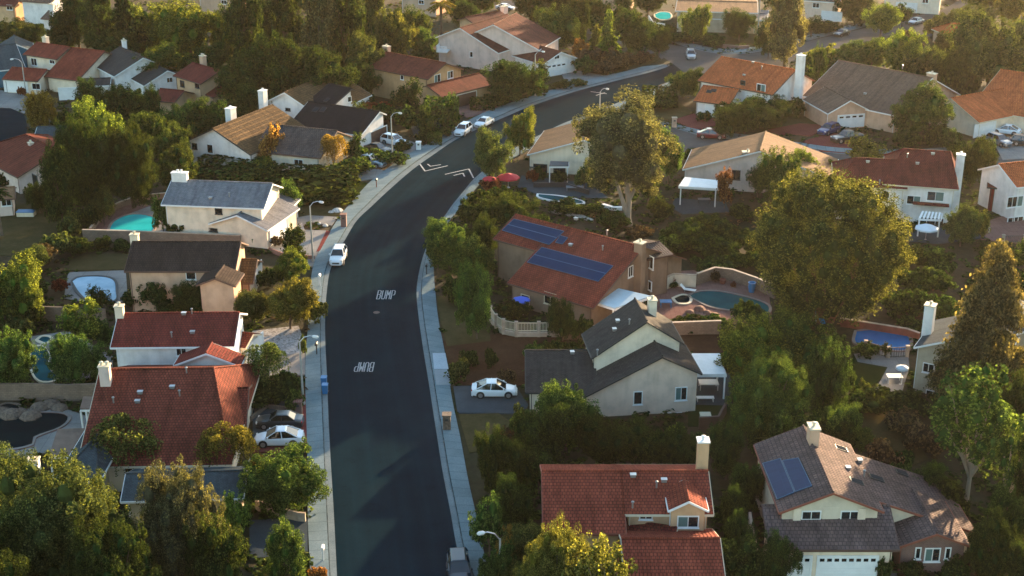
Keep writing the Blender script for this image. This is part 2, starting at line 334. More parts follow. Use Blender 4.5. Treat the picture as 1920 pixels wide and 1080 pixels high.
# cross street at the top of the road, its pavement and the courts on both sides
pband('road', [(1243,107),(1248,92),(1262,84),(1300,92),(1349,101),(1404,101),(1470,88),(1520,76),(1600,58),(1680,38),(1760,20),(1800,0)], [(1262,120),(1290,142),(1330,150),(1380,148),(1430,140),(1480,118),(1540,98),(1620,78),(1740,70),(1780,48),(1830,25),(1880,0)], ASPH2, .014)
pband('road', [(1240,112),(1180,88),(1100,62),(1040,40)], [(1268,88),(1200,68),(1120,46),(1060,28)], ASPH2, .012)
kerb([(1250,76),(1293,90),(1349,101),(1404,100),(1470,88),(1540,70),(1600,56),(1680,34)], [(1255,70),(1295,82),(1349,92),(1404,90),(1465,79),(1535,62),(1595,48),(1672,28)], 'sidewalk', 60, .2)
pband('road', [(1120,228),(1180,235),(1260,238),(1320,254),(1400,262),(1500,278),(1580,288),(1700,290),(1790,285),(1860,292),(1960,290)], [(1130,215),(1140,250),(1240,275),(1300,290),(1400,300),(1500,305),(1580,312),(1700,325),(1800,335),(1880,345),(1960,350)], ASPH2, .016)
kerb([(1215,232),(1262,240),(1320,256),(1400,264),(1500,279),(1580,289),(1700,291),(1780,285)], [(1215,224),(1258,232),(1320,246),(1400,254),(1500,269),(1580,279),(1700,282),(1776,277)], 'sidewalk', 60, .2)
pave('road', [(-60,200),(20,203),(45,215),(52,238),(45,262),(20,270),(-60,275)], ASPH, .014)
pave('path', [(-10,168),(50,175),(62,195),(50,215),(20,203),(-30,200)], DRIV, .03)
pave('road', [(940,2),(1080,-2),(1100,14),(1000,22),(935,14)], ASPH2, .014)
pave('path', [(1860,262),(1960,245),(1960,296),(1880,300)], DRIV, .05)
# driveways, patios, lawns (pixel polygons on the ground)
for nm, pts, mt, z in (
 ('path', [(811,664),(835,664),(841,694),(814,694)], surf('new_slab', [(.3, (.44,.50,.54)), (.7, (.52,.58,.62))], .6), .150), ('path', [(814,695),(841,695),(845,724),(818,724)], surf('grey_slab', [(.3, (.30,.33,.34)), (.7, (.36,.39,.40))], .6), .150),
 ('driveway', [(468,978),(577,972),(577,1040),(468,1050)], PAVE, .145),
 ('driveway', [(474,752),(572,742),(575,838),(474,840)], PAVE, .10), ('paving_border', [(563,742),(573,741),(576,838),(566,839)], REDB, .135),
 ('paving_border', [(474,838),(566,836),(566,848),(474,850)], REDB, .12),
 ('gravel_yard', [(470,622),(560,612),(568,636),(566,672),(474,676)], GRAVEL, .10), ('driveway', [(500,668),(572,664),(572,704),(505,708)], DRIV, .13),
 ('driveway', [(505,466),(530,446),(560,432),(616,434),(597,472),(586,502),(560,492)], DRIV, .13), ('paving_border', [(612,434),(620,436),(600,472),(593,474)], REDB, .147),
 ('path', [(540,412),(580,405),(634,408),(622,424),(585,418),(552,430)], DRIV, .11), ('path', [(556,432),(566,418),(572,434)], GRAVEL, .12),
 ('driveway', [(655,300),(722,322),(704,336),(676,340),(650,325)], DRIV, .12),
 ('driveway', [(690,262),(760,262),(794,274),(760,292),(735,290)], DRIV, .10),
 ('driveway', [(850,196),(884,186),(936,196),(950,199),(906,212),(878,222),(862,215)], PINK, .12), ('driveway', [(1052,138),(1085,134),(1132,142),(1090,154),(1062,158)], DRIV, .12),
 ('driveway', [(850,726),(966,724),(990,760),(985,778),(930,776),(858,776)], PAVE, .12),
 ('lawn', [(860,778),(935,776),(970,800),(960,838),(880,850)], LAWN, .06), ('flower_bed', [(830,640),(985,620),(1060,640),(1060,655),(985,700),(984,724),(852,722)], DIRT, .05),
 ('flower_bed', [(818,556),(880,556),(918,600),(920,640),(838,650),(826,600)], LAWN, .05),
 ('flower_bed', [(1240,628),(1360,628),(1380,662),(1300,668)], DIRT, .06),
 ('patio', [(1222,530),(1240,512),(1300,508),(1440,540),(1450,612),(1240,602),(1222,590)], PINK, .10),
 ('patio', [(1294,700),(1370,702),(1372,762),(1300,760)], PAVE, .08), ('lawn', [(1290,760),(1372,762),(1372,800),(1290,800)], GLAWN, .07),
 ('patio', [(978,330),(1110,345),(1140,372),(1030,372),(970,352)], PAVE, .08),
 ('patio', [(1266,372),(1360,380),(1368,398),(1280,402),(1258,390)], PAVE, .08),
 ('driveway', [(1262,226),(1300,214),(1344,220),(1350,240),(1300,244)], REDB, .12),
 ('driveway', [(1505,266),(1560,250),(1620,262),(1600,288),(1540,285)], REDB, .12), ('path', [(1440,244),(1500,232),(1560,236),(1520,256),(1480,252),(1452,256)], REDB, .08),
 ('lawn', [(1372,238),(1470,215),(1550,215),(1555,234),(1500,232),(1440,243),(1420,250)], LAWN, .06),
 ('lawn', [(1205,200),(1270,190),(1300,212),(1262,226),(1215,220)], LAWN, .06),
 ('patio', [(1690,430),(1790,428),(1850,446),(1760,458),(1700,452)], PAVE, .08), ('patio', [(1835,420),(1900,400),(1960,425),(1960,462),(1840,450)], PINK, .06),
 ('patio', [(1596,655),(1700,640),(1705,690),(1690,740),(1640,735),(1664,690),(1608,680)], DRIV, .08),
 ('lawn', [(1600,665),(1670,672),(1668,700),(1620,735),(1580,730)], GLAWN, .07),
 ('patio', [(170,440),(195,400),(240,375),(325,366),(330,395),(318,438),(250,442)], PINK, .07), ('patio', [(225,408),(280,388),(322,400),(318,440),(276,440)], DRIV, .08),
 ('lawn', [(258,378),(330,368),(330,386),(290,390)], LAWN, .082), ('patio', [(128,512),(236,508),(240,566),(190,572),(120,560)], DRIV, .08), ('lawn', [(130,490),(160,478),(240,476),(240,506),(130,508)], LAWN, .06),
 ('patio', [(58,632),(128,622),(160,640),(212,670),(210,712),(100,716),(56,700)], DRIV, .07),
 ('patio', [(-40,770),(60,768),(130,770),(186,790),(182,812),(120,820),(90,850),(30,862),(-40,864)], DRIV, .08),
 ('lawn', [(560,370),(640,362),(658,375),(636,404),(560,412)], LAWN, .07), ('lawn', [(500,318),(640,330),(690,345),(662,374),(560,366)], GLAWN, .05),
 ('lawn', [(900,182),(960,172),(1010,168),(1000,180),(930,192)], LAWN, .05), ('lawn', [(0,390),(110,375),(120,440),(60,480),(0,480)], LAWN, .05),
 ('flower_bed', [(1060,120),(1230,100),(1240,112),(1180,132),(1110,145)], LAWN, .05), ('lawn', [(1290,55),(1420,45),(1420,84),(1300,80)], LAWN, .05),
 ('lawn', [(1560,790),(1680,770),(1740,860),(1700,880)], LAWN, .05), ('driveway', [(1460,1078),(1680,1074),(1700,1120),(1450,1120)], DRIV, .10),
 ('patio', [(800,200),(830,196),(850,216),(824,240),(780,260),(770,240)], PAVE, .05),
): pave(nm, pts, mt, z)
# ---------------- houses
CAM = Vector((0, 0, H)); REPORT = []
class Block:
    """one gabled / hipped volume: ridge pixel A (and B or yaw+length), pixel C on the near eave"""
    def __init__(s, A, C, B=None, yaw=None, L=None, ze=2.8, zr=None, pitch=24, pf=None, wf=None, hip=(0, 0), oh=.45, ohe=.35, zb=0.0, far_eave=None, w=None):
        tp = tan(R(pitch)); tf = tan(R(pf if pf else pitch)); fixr = zr is not None; z = zr if fixr else ze+2.0
        e = (ze if not fixr else z-2.0)
        for _ in range(30):
            z = min(max(z, 1), 14); e = min(max(e, 0), 12); RA = P(A[0], A[1], z)
            if yaw is None: RB = P(B[0], B[1], z); u = (RB-RA); L_ = u.length; u.normalize()
            else: u = Vector((sin(R(yaw)), cos(R(yaw)), 0)); L_ = L
            v = Vector((u.y, -u.x, 0)); pc = P(C[0], C[1], e)-RA; d = pc.dot(v)
            if d < 0: v = -v; d = -d
            if w: d = w
            if fixr: e = .5*e+.5*(z-d*tp)
            else: z = .5*z+.5*(ze+d*tp)
        if L and yaw is None: L_ = L
        s.u, s.v, s.L, s.w, s.zr, s.ze = u, v, L_, d, z, e
        s.O = Vector((RA.x, RA.y, 0)); s.tp, s.tf = tp, tf
        s.wf = wf if wf else d
        if far_eave is not None: s.wf = (z-far_eave)/tf
        s.zf = z - s.wf*tf; s.ha, s.hb = hip; s.oh, s.ohe, s.zb = oh, ohe, zb
        REPORT.append((round(L_, 1), round(d, 1), round(z, 1), round(e, 1), round(math.degrees(math.atan2(u.x, u.y)))))
    def pt(s, a, b, z): q = s.O+s.u*a+s.v*b; return Vector((q.x, q.y, z))
    def roof_z(s, b): return s.zr - (b*s.tp if b > 0 else -b*s.tf)
    def roof(s, m, th=.16):
        w, wf, L = s.w, s.wf, s.L; ha, hb = s.ha, s.hb
        N0, N1 = s.pt(-ha, w, s.ze), s.pt(L+hb, w, s.ze); F0, F1 = s.pt(-ha, -wf, s.zf), s.pt(L+hb, -wf, s.zf)
        R0, R1 = s.pt(0, 0, s.zr), s.pt(L, 0, s.zr); sl = math.hypot(w, w*s.tp); sf = math.hypot(wf, wf*s.tf)
        m.poly([N0, N1, R1, R0], [(-ha, 0), (L+hb, 0), (L, sl), (0, sl)])
        m.poly([F1, F0, R0, R1], [(L+hb, 0), (-ha, 0), (0, sf), (L, sf)])
        if ha: m.poly([F0, N0, R0], [(-wf, 0), (w, 0), (0, math.hypot(ha, s.zr-s.ze))])
        if hb: m.poly([N1, F1, R1], [(-w, 0), (wf, 0), (0, math.hypot(hb, s.zr-s.ze))])
        dn = Vector((0, 0, -th)); per = [N0, N1] + ([R1] if not hb else []) + [F1, F0] + ([R0] if not ha else [])
        for a, b in zip(per, per[1:]+per[:1]): m.poly([a+dn, b+dn, b, a], [(0, 0), (1, 0), (1, .1), (0, .1)])
        m.poly([N1+dn, N0+dn, R0+dn, R1+dn]); m.poly([F0+dn, F1+dn, R1+dn, R0+dn])
        if ha: m.poly([N0+dn, F0+dn, R0+dn])
        if hb: m.poly([F1+dn, N1+dn, R1+dn])
        # rounded ridge caps
    def caps(s, m, r=.11):
        m.tube([s.pt(0, 0, s.zr+.03), s.pt(s.L, 0, s.zr+.03)], r, 6)
        for h, a, e in ((s.ha, 0, -s.ha), (s.hb, s.L, s.L+s.hb)):
            if h:
                m.tube([s.pt(a, 0, s.zr+.03), s.pt(e, s.w, s.ze+.03)], r, 6); m.tube([s.pt(a, 0, s.zr+.03), s.pt(e, -s.wf, s.zf+.03)], r, 6)
    def fascia(s, m, t=.07, hgt=.22):
        up = Vector((0, 0, 1)); N0, N1 = s.pt(-s.ha, s.w, s.ze), s.pt(s.L+s.hb, s.w, s.ze); F0, F1 = s.pt(-s.ha, -s.wf, s.zf), s.pt(s.L+s.hb, -s.wf, s.zf)
        R0, R1 = s.pt(0, 0, s.zr), s.pt(s.L, 0, s.zr)
        def bar(a, b, out):
            m.obox(a-up*hgt, b-a, out*t, up*(hgt-.03))
        bar(N0, N1, s.v); bar(F0, F1, -s.v)
        if not s.ha: bar(N0, R0, -s.u); bar(R0, F0, -s.u)
        else: bar(N0, F0, -s.u)
        if not s.hb: bar(N1, R1, s.u); bar(R1, F1, s.u)
        else: bar(N1, F1, s.u)
    def walls(s, m):
        a0, a1 = -s.ha+s.oh, s.L+s.hb-s.oh; b1, b0 = s.w-s.ohe, -s.wf+s.ohe; k = .15
        zn, zf, zr = s.roof_z(b1)-k, s.roof_z(b0)-k, s.zr-k
        if s.ha or s.hb: zn = min(zn, s.ze+.02); zf = min(zf, s.zf+.02)
        zb = s.zb - .3 if s.zb == 0 else s.zb
        def q(a, b, z): return s.pt(a, b, z)
        m.poly([q(a0, b1, zb), q(a1, b1, zb), q(a1, b1, zn), q(a0, b1, zn)]); m.poly([q(a1, b0, zb), q(a0, b0, zb), q(a0, b0, zf), q(a1, b0, zf)])
        for a, h in ((a0, s.ha), (a1, s.hb)):
            if h: m.poly([q(a, b0, zb), q(a, b1, zb), q(a, b1, zn), q(a, b0, zf)])
            else: m.poly([q(a, b0, zb), q(a, b1, zb), q(a, b1, zn), q(a, 0, zr), q(a, b0, zf)])
        EXCL.append([q(a0, b0, 0), q(a1, b0, 0), q(a1, b1, 0), q(a0, b1, 0)])
    def side(s, k):                            # plane point, outward normal, along-direction
        if k == 'n': return s.pt(0, s.w-s.ohe, 0), s.v, s.u
        if k == 'f': return s.pt(0, -s.wf+s.ohe, 0), -s.v, s.u
        if k == 'a': return s.pt(-s.ha+s.oh, 0, 0), -s.u, s.v
        return s.pt(s.L+s.hb-s.oh, 0, 0), s.u, s.v
    def hit(s, k, px, py):
        p0, nn, al = s.side(k); d = ray(px, py); t = (p0-CAM).dot(nn)/d.dot(nn); return CAM+d*t, nn, al
    def roof_hit(s, px, py, far=False):
        if far: nn = Vector((-s.v.x*s.tf, -s.v.y*s.tf, 1))
        else: nn = Vector((s.v.x*s.tp, s.v.y*s.tp, 1))
        p0 = s.pt(0, 0, s.zr); d = ray(px, py); t = (p0-CAM).dot(nn)/d.dot(nn); return CAM+d*t, nn.normalized()
class House:
    def __init__(s, name, label, cat='house', group='houses of the neighbourhood'):
        s.name, s.label, s.cat, s.group = name, label, cat, group; s.parts = []; s.root = None; s.roofobj = None
    def start(s, blk):
        s.org = blk.pt(blk.L/2, 0, 0); s.root = empty(s.name, s.org, s.label, s.cat, s.group); s.ang = math.atan2(blk.u.y, blk.u.x)
    def add(s, blk, roof='red', wall='white', trim='white', wname='wall', rname='roof', walls=True, cap=True):
        if s.root is None: s.start(blk)
        m = MB(s.org); blk.roof(m); r = m.build(rname, RF[roof], s.root)
        if cap: m = MB(s.org); blk.caps(m); m.build('ridge_cap', RF[roof], r)
        m = MB(s.org); blk.fascia(m); m.build('fascia', TRIM[trim], r)
        if walls: m = MB(s.org); blk.walls(m); m.build(wname, WL[wall] if isinstance(wall, str) else wall, s.root)
        if walls and blk.ze > 2:
            for a in (-blk.ha+blk.oh+.12, blk.L+blk.hb-blk.oh-.12):
                m = MB(s.org); q = blk.pt(a, blk.w-blk.ohe+.05, 0); m.tube([(q.x, q.y, max(.05, blk.zb)), (q.x, q.y, blk.ze-.1)], .045, 5); m.build('downpipe', TRIM[trim], s.root)
        blk.ro = r; s.roofobj = s.roofobj or r
        return blk
    def win(s, blk, k, px, py, w=1.3, h=1.1, n=2, frame='white', pane=None, grid=False):
        c, nn, al = blk.hit(k, px, py); up = Vector((0, 0, 1)); f = MB(s.org); t = .09
        o = c-al*(w/2)-up*(h/2)
        for oo, ex, ez in ((o, al*w, up*t), (o+up*(h-t), al*w, up*t), (o+up*t, al*t, up*(h-2*t)), (o+al*(w-t)+up*t, al*t, up*(h-2*t))): f.obox(oo-nn*.05, ex, nn*.12, ez)
        for i in range(1, n): f.obox(o+al*(w*i/n-.03)+up*t-nn*.05, al*.06, nn*.10, up*(h-2*t))
        if grid: f.obox(o+al*t+up*(h*.5-.03)-nn*.05, al*(w-2*t), nn*.09, up*.05)
        f.obox(o-al*.06-up*.07-nn*.05, al*(w+.12), nn*.19, up*.065)
        fo = f.build('window', TRIM[frame], s.root)
        for i in range(n):
            p = MB(s.org); p.obox(o+al*(w*i/n+.03)+up*t-nn*.02, al*(w/n-.06), nn*.04, up*(h-2*t)); p.build('pane', pane if (pane and i == n-1) else GLASS, fo)
    def garage(s, blk, k, px, py, w=4.8, h=2.2, mat=None, wins=0):
        c, nn, al = blk.hit(k, px, py); up = Vector((0, 0, 1)); m = MB(s.org); o = Vector((c.x, c.y, .12))-al*(w/2)
        for i in range(4): m.obox(o+up*(h*i/4+.012)-nn*.03, al*w, nn*.08, up*(h/4-.024))
        m.obox(o-nn*.03, al*w, nn*.055, up*h); g = m.build('garage_door', mat or WHITE, s.root)
        fr = MB(s.org)
        for oo, ex, ez in ((o-al*.14, al*.14, up*(h+.14)), (o+al*w, al*.14, up*(h+.14)), (o+up*h, al*w, up*.14)): fr.obox(oo-nn*.03, ex, nn*.13, ez)
        fr.build('frame', WHITE, g)
        for i in range(wins):
            p = MB(s.org); p.obox(o+al*(w*(i+.18)/wins)+up*(h*.8), al*(w/wins*.64), nn*.065, up*(h*.13)); p.build('window', GLASS, g)
    def door(s, blk, k, px, w=1.0, h=2.1, mat=None, py=None):
        c, nn, al = blk.hit(k, px, py or 500); c, nn, al = blk.hit(k, px, py) ; o = Vector((c.x, c.y, .12))-al*(w/2); up = Vector((0, 0, 1)); m = MB(s.org)
        m.obox(o-nn*.03, al*w, nn*.08, up*h); d = m.build('door', mat or BROWNP, s.root); q = MB(s.org); q.obox(o+al*.1+up*1.0, al*.06, nn*.12, up*.14); q.build('handle', METAL, d)
    def chim(s, px, py, z, w=.8, d=.6, zb=None, wall='white', cap='cream', pots=1, hgt=2.0, rz=None):
        c = P(px, py, z); a = s.ang if rz is None else rz; zb = z-hgt if zb is None else zb; m = MB(s.org); m.box((c.x, c.y, (z+zb)/2), (w, d, z-zb), a)
        o = m.build('chimney', WL[wall] if wall in WL else BRICK, s.roofobj)
        m = MB(s.org); m.box((c.x, c.y, z+.05), (w+.16, d+.16, .12), a)
        for i in range(pots):
            x = (i-(pots-1)/2)*.5; cx, cy = c.x+x*cos(a), c.y+x*sin(a)
            m.lathe((cx, cy, z+.11), [(.13, 0), (.13, .22), (.2, .24), (.2, .32), (.05, .38)], 8)
        m.build('chimney_cap', TRIM.get(cap, CREAMP), s.roofobj)
    def chimb(s, blk, px, py, b=0.0, w=.8, d=.6, down=1.6, zb=None, wall='white', cap='cream', pots=1, hmax=4.5):
        lo, hi = -12.0, blk.L+12.0               # slide along the ridge until it shows at column px
        f = lambda a: proj(blk.pt(a, b, blk.zr))[0]-px
        for _ in range(40):
            mid = (lo+hi)/2
            if f(lo)*f(mid) <= 0: hi = mid
            else: lo = mid
        p = blk.pt((lo+hi)/2, b, 0); z = min(z_at(p, py), blk.zr+hmax); rz = blk.roof_z(b); q = proj((p.x, p.y, z))
        s.chim(q[0], q[1], z, w, d, zb=(rz-down if zb is None else zb), wall=wall, cap=cap, pots=pots, rz=math.atan2(blk.u.y, blk.u.x))
    def vent(s, blk, pts, far=False):
        for i, (px, py) in enumerate(pts):
            p, nn = blk.roof_hit(px, py, far); m = MB(s.org)
            if i % 2 == 0: m.box(p+Vector((0, 0, .12)), (.42, .34, .24), s.ang); m.box(p+Vector((0, 0, .26)), (.52, .44, .05), s.ang)
            else: m.lathe(p-Vector((0, 0, .1)), [(.07, 0), (.07, .6), (.13, .6), (.13, .68), (.02, .75)], 8)
            m.build('roof_vent', METAL, blk.ro)
    def skylight(s, blk, px, py, w=.7, l=1.1, far=False):
        p, nn = blk.roof_hit(px, py, far); u = blk.u; d = nn.cross(u).normalized(); m = MB(s.org); o = p-u*w/2-d*l/2-nn*.05
        m.obox(o, u*w, d*l, nn*.17); f = m.build('skylight', DARK, blk.ro); m = MB(s.org); m.obox(o+u*.06+d*.06+nn*.17, u*(w-.12), d*(l-.12), nn*.02); m.build('pane', SKYG, f)
    def panel(s, blk, pix, far=False, name='solar_panel', rows=2):
        q = []
        for px, py in pix: p, nn = blk.roof_hit(px, py, far); q.append(p+nn*.14)
        m = MB(s.org); a = (q[1]-q[0]).length; bb = (q[3]-q[0]).length
        m.poly([q[0], q[1], q[2], q[3]], [(0, 0), (a, 0), (a, bb), (0, bb)]); dn = -nn*.09
        m.poly([x+dn for x in q[::-1]])
        for i in range(4): j = (i+1) % 4; m.poly([q[i]+dn, q[j]+dn, q[j], q[i]], [(0, 0), (.01, 0), (.01, .01), (0, .01)])
        o = m.build(name, SOLAR, blk.ro)
        f = MB(s.org)
        for i in range(4):
            j = (i+1) % 4; f.tube([q[i], q[j]], .035, 4)
        for r in range(1, rows):
            t = r/rows; f.tube([q[0].lerp(q[3], t)+nn*.02, q[1].lerp(q[2], t)+nn*.02], .05, 4)
        f.build('frame', plain('panel_frame', (.06, .13, .21), .5, .3, var=0), o)
def cover(name, label, cat, quad, z, zlow, posts, col=None, slats=0, group=None, top=True):
    """patio cover: quad of pixels for the roof (first two = high side), posts as pixels on the ground"""
    q = [P(x, y, z if i < 2 else zlow) for i, (x, y) in enumerate(quad)]; c = sum(q, Vector())/4; c.z = 0
    e = empty(name, c, label, cat, group); m = MB(c)
    if slats:
        for i in range(slats):
            t = (i+.15)/slats; t2 = t+.5/slats; a, b = q[0].lerp(q[1], t), q[0].lerp(q[1], t2); d, f = q[3].lerp(q[2], t2), q[3].lerp(q[2], t)
            up = Vector((0, 0, .12)); m.hexa([a, b, d, f], [a+up, b+up, d+up, f+up])
    else:
        up = Vector((0, 0, .1)); m.hexa(q, [p+up for p in q])
    m.build('cover_roof', col or WHITE, e); m = MB(c)
    for a, b in ((3, 2), (0, 1), (0, 3), (1, 2)):
        d = q[b]-q[a]; o = Vector((-d.y, d.x, 0)).normalized()*.1; m.obox(q[a]-Vector((0, 0, .26)), d, o, (0, 0, .24))
    m.build('beam', WHITE if not slats or col is None else col, e)
    for i, (t, sd) in enumerate(posts):
        a = q[3].lerp(q[2], t) if sd == 0 else q[0].lerp(q[1], t); m = MB(c); m.box((a.x, a.y, 0), (.16, .16, a.z-.1), base=True); m.build('post', WHITE, e)
    return e
# ---------------- left side of the road, front to back
h = House('slate_roof_house', 'long slate blue roofed house half hidden by big trees at the bottom left')
b = h.add(Block((236, 888), (400, 935), B=(462, 882), ze=2.8, pitch=22), 'teal', 'beige', 'white'); h.garage(b, 'b', 466, 915, 3)
b2 = h.add(Block((178, 822), (100, 905), yaw=0, L=2.0, ze=3.2, pitch=26, hip=(6, 2)), 'teal', 'beige', 'white'); h.chim(62, 862, 5.4, .9, .8, hgt=2.6, pots=1)
h = House('tile_roof_house', 'house with the biggest plain red brown tile roof, beside two parked cars on a driveway')
b = h.add(Block((187, 693), (300, 873), B=(400, 690), ze=2.8, pitch=23, hip=(0, 3)), 'brown_red', 'cream', 'cream')
h.chimb(b, 198, 686, 1.6, .95, .8, wall='pink', pots=2); h.vent(b, [(263, 738), (213, 755), (258, 755), (337, 742), (323, 728), (350, 699)])
h.win(b, 'n', 333, 884, 1.6, 1.1); h.win(b, 'n', 250, 884, 1.6, 1.1)
b2 = h.add(Block((398, 730), (436, 800), B=(466, 727), ze=2.7, pitch=20), 'brown_red', 'peach', 'brown'); h.garage(b2, 'b', 474, 780, 4.8)
h = House('tile_roof_house', 'white walled house under a straight maroon roof beside the white gravel yard')
b = h.add(Block((222, 588), (335, 650), B=(449, 586), ze=5.3, pitch=24), 'maroon', 'white', 'white'); h.win(b, 'n', 340, 659, 1.1, 1.0)
h.chimb(b, 225, 574, .3, .85, .7, zb=0, wall='cream'); h.vent(b, [(361, 625), (322, 632)]); h.vent(b, [(345, 590), (360, 588)])
g = h.add(Block((386, 662), (322, 690), yaw=2, L=2.6, ze=4.6, pitch=22), 'maroon', 'white', 'white'); h.win(g, 'a', 434, 704, .9, 1.1, 1)
b3 = h.add(Block((440, 622), (455, 652), B=(474, 626), ze=2.8, pitch=22), 'brown_red', 'white', 'cream'); h.garage(b3, 'b', 476, 648, 4.4)
h = House('brown_roof_house', 'beige house under a dark brown flat tile roof beside the pale covered pool')
b = h.add(Block((248, 453), (345, 508), B=(451, 453), ze=5.3, pitch=24), 'darkbrown', 'peach', 'brown'); h.win(b, 'n', 358, 516, 1.2, 1.1, 1)
h.chimb(b, 253, 440, -.3, .95, .7, zb=0, wall='cream'); g = h.add(Block((403, 521), (366, 536), yaw=4, L=4, ze=5.0, pitch=22), 'darkbrown', 'peach', 'brown')
b3 = h.add(Block((452, 486), (470, 530), B=(482, 486), ze=2.7, pitch=24), 'shake', 'peach', 'brown'); h.garage(b3, 'b', 485, 520, 4.4)
h = House('grey_roof_house', 'cream house with a pale grey shingle roof and twin pot chimney beside the teal pool')
b = h.add(Block((322, 337), (400, 387), B=(511, 344), ze=5.2, pitch=23), 'lgrey', 'cream', 'white'); h.win(b, 'n', 410, 395, 1.0, 1.0, 1, frame='dark')
h.win(b, 'b', 500, 372, 1.4, 1.1); h.chimb(b, 338, 324, 0, 2.1, .8, pots=2, cap='white')
h.vent(b, [(395, 373), (430, 369)])
g = h.add(Block((444, 403), (380, 426), yaw=18, L=9.5, ze=2.8, pitch=21), 'lgrey', 'cream', 'white'); h.win(g, 'a', 400, 431, 1.3, .5, 1, frame='dark'); h.garage(g, 'f', 522, 425, 5)
g2 = h.add(Block((492, 398), (503, 432), yaw=10, L=8.5, ze=2.7, pitch=16), 'lgrey', 'cream', 'white'); h.garage(g2, 'f', 527, 424, 4.6)
h = House('shake_roof_house', 'white gabled house with a worn brown shake roof and small white chimney')
b = h.add(Block((399, 241), (447, 299), B=(512, 196), ze=3.0, pitch=26), 'shake', 'white', 'dark'); h.win(b, 'a', 365, 274, 1.0, 1.0, 2, frame='dark'); h.win(b, 'a', 394, 279, 1.2, 1.5, 1)
b2 = h.add(Block((506, 233), (580, 294), B=(632, 245), ze=2.8, pitch=23), 'greybrown', 'cream', 'brown'); h.win(b2, 'n', 560, 305, 1.6, 1.1)
b3 = h.add(Block((470, 214), (500, 246), B=(520, 222), ze=3.4, pitch=23), 'dgrey', 'white', 'dark'); h.chimb(b, 433, 203, -2.2, 1.5, 1.1, down=1, cap='white')
h = House('black_roof_house', 'white house with new black shingles and one strip of old tan roof')
b = h.add(Block((533, 173), (577, 233), B=(630, 133), ze=3.0, pitch=27), 'shake', 'white', 'white'); h.win(b, 'a', 540, 205, 1.0, .5, 1, frame='dark')
b2 = h.add(Block((578, 190), (650, 250), B=(712, 209), ze=2.8, pitch=24, wf=2), 'black', 'white', 'white'); h.garage(b2, 'b', 710, 255, 4.8, mat=BROWNP)
b3 = h.add(Block((616, 156), (622, 205), B=(660, 166), ze=4.4, pitch=24, wf=.4), 'black', 'white', 'dark'); h.skylight(b3, 613, 188, .8, 1.0); h.skylight(b2, 592, 206, .9, 1.2); h.skylight(b2, 606, 206, .9, 1.2)
h.chimb(b, 493, 170, -1.5, 1.3, 1.0, zb=0, cap='white', hmax=1.5)
h.win(b3, 'b', 655, 186, .9, 1, 1)
h = House('red_roof_house', 'tan stucco house with two storeys under a red roof beside the pink paved driveway')
b = h.add(Block((722, 97), (745, 137), B=(836, 118), ze=5.3, pitch=22), 'brown_red', 'orange', 'brown'); h.win(b, 'b', 820, 147, 1.7, 1.5, pane=GLASS2); h.win(b, 'b', 844, 140, 1.6, 1.4, pane=GLASS2); h.win(b, 'n', 754, 145, .8, .9, 1)
b2 = h.add(Block((800, 160), (818, 184), B=(898, 137), ze=2.9, pitch=20, wf=1), 'brown_red', 'orange', 'brown'); h.win(b2, 'b', 895, 162, 1.8, 1.2); h.garage(b2, 'n', 875, 180, 4.8, mat=BROWNP)
h.chimb(b, 725, 87, -.8, 1.3, .9, wall='peach')
h = House('pink_house', 'big pale pink house with maroon roofs and a white balcony behind the road bend')
b = h.add(Block((862, 52), (908, 108), B=(952, 26), ze=4.0, pitch=23, wf=6), 'umber', 'pink', 'white'); h.win(b, 'a', 884, 102, .8, 1.2, 1)
b1 = h.add(Block((925, 46), (1000, 100), B=(968, 24), ze=4.5, pitch=24), 'umber', 'pink', 'white')
b2 = h.add(Block((985, 78), (1020, 122), B=(1052, 97), ze=2.8, pitch=23), 'umber', 'white', 'white'); h.garage(b2, 'b', 1043, 130, 4.8, wins=4); h.win(b2, 'b', 1044, 107, 1.3, .8)
b3 = h.add(Block((872, 32), (905, 40), B=(938, 20), ze=5, pitch=20), 'umber', 'tan', 'brown'); h.chimb(b3, 945, 12, -1, 1.4, 1.1, wall='pink')
# balcony
c = P(832, 108); m = MB(h.org); q = [P(818, 98, 3.0), P(838, 100, 3.0), P(846, 92, 3.0), P(826, 90, 3.0)]; m.hexa(q, [p+Vector((0, 0, .2)) for p in q]); bal = m.build('balcony', WHITE, h.root)
m = MB(h.org)
for a, b_ in ((0, 1), (0, 3)):
    for i in range(9): p = q[a].lerp(q[b_], i/8); m.box((p.x, p.y, 3.2), (.1, .1, 1.0), base=True)
    m.obox(q[a]+Vector((0, 0, 1.2)), q[b_]-q[a], (0, .1, 0), (0, 0, .1))
m.build('railing', WHITE, bal)
# ---------------- far left
h = House('blue_house', 'blue gabled house with white trim at the left edge of the photo')
b = h.add(Block((30, 82), (0, 132), B=(-50, 90), ze=3.4, pitch=26), 'teal', 'blue', 'white')
b = h.add(Block((29, 82), (0, 128), yaw=-20, L=9, ze=3.6, pitch=28), 'teal', 'blue', 'white'); h.win(b, 'a', 19, 107, .8, 1.1, 1)
h = House('red_roof_house', 'cream house with a red stepped roof and white garage behind the golden tree')
b = h.add(Block((68, 79), (88, 108), B=(131, 88), ze=5.3, pitch=24), 'red', 'cream', 'brown'); h.win(b, 'n', 64, 116, 1.6, 1.5); h.win(b, 'n', 98, 116, 1.4, .8)
b2 = h.add(Block((134, 89), (140, 150), B=(196, 96), ze=2.9, pitch=25), 'red', 'cream', 'brown'); b3 = h.add(Block((22, 126), (40, 150), B=(88, 130), ze=2.7, pitch=21), 'red', 'cream', 'brown')
h.garage(b3, 'n', 30, 162, 4.8); h.win(b3, 'n', 68, 162, 1.8, 1.2); h.chimb(b, 86, 70, -1, 1.1, .8, wall='cream')
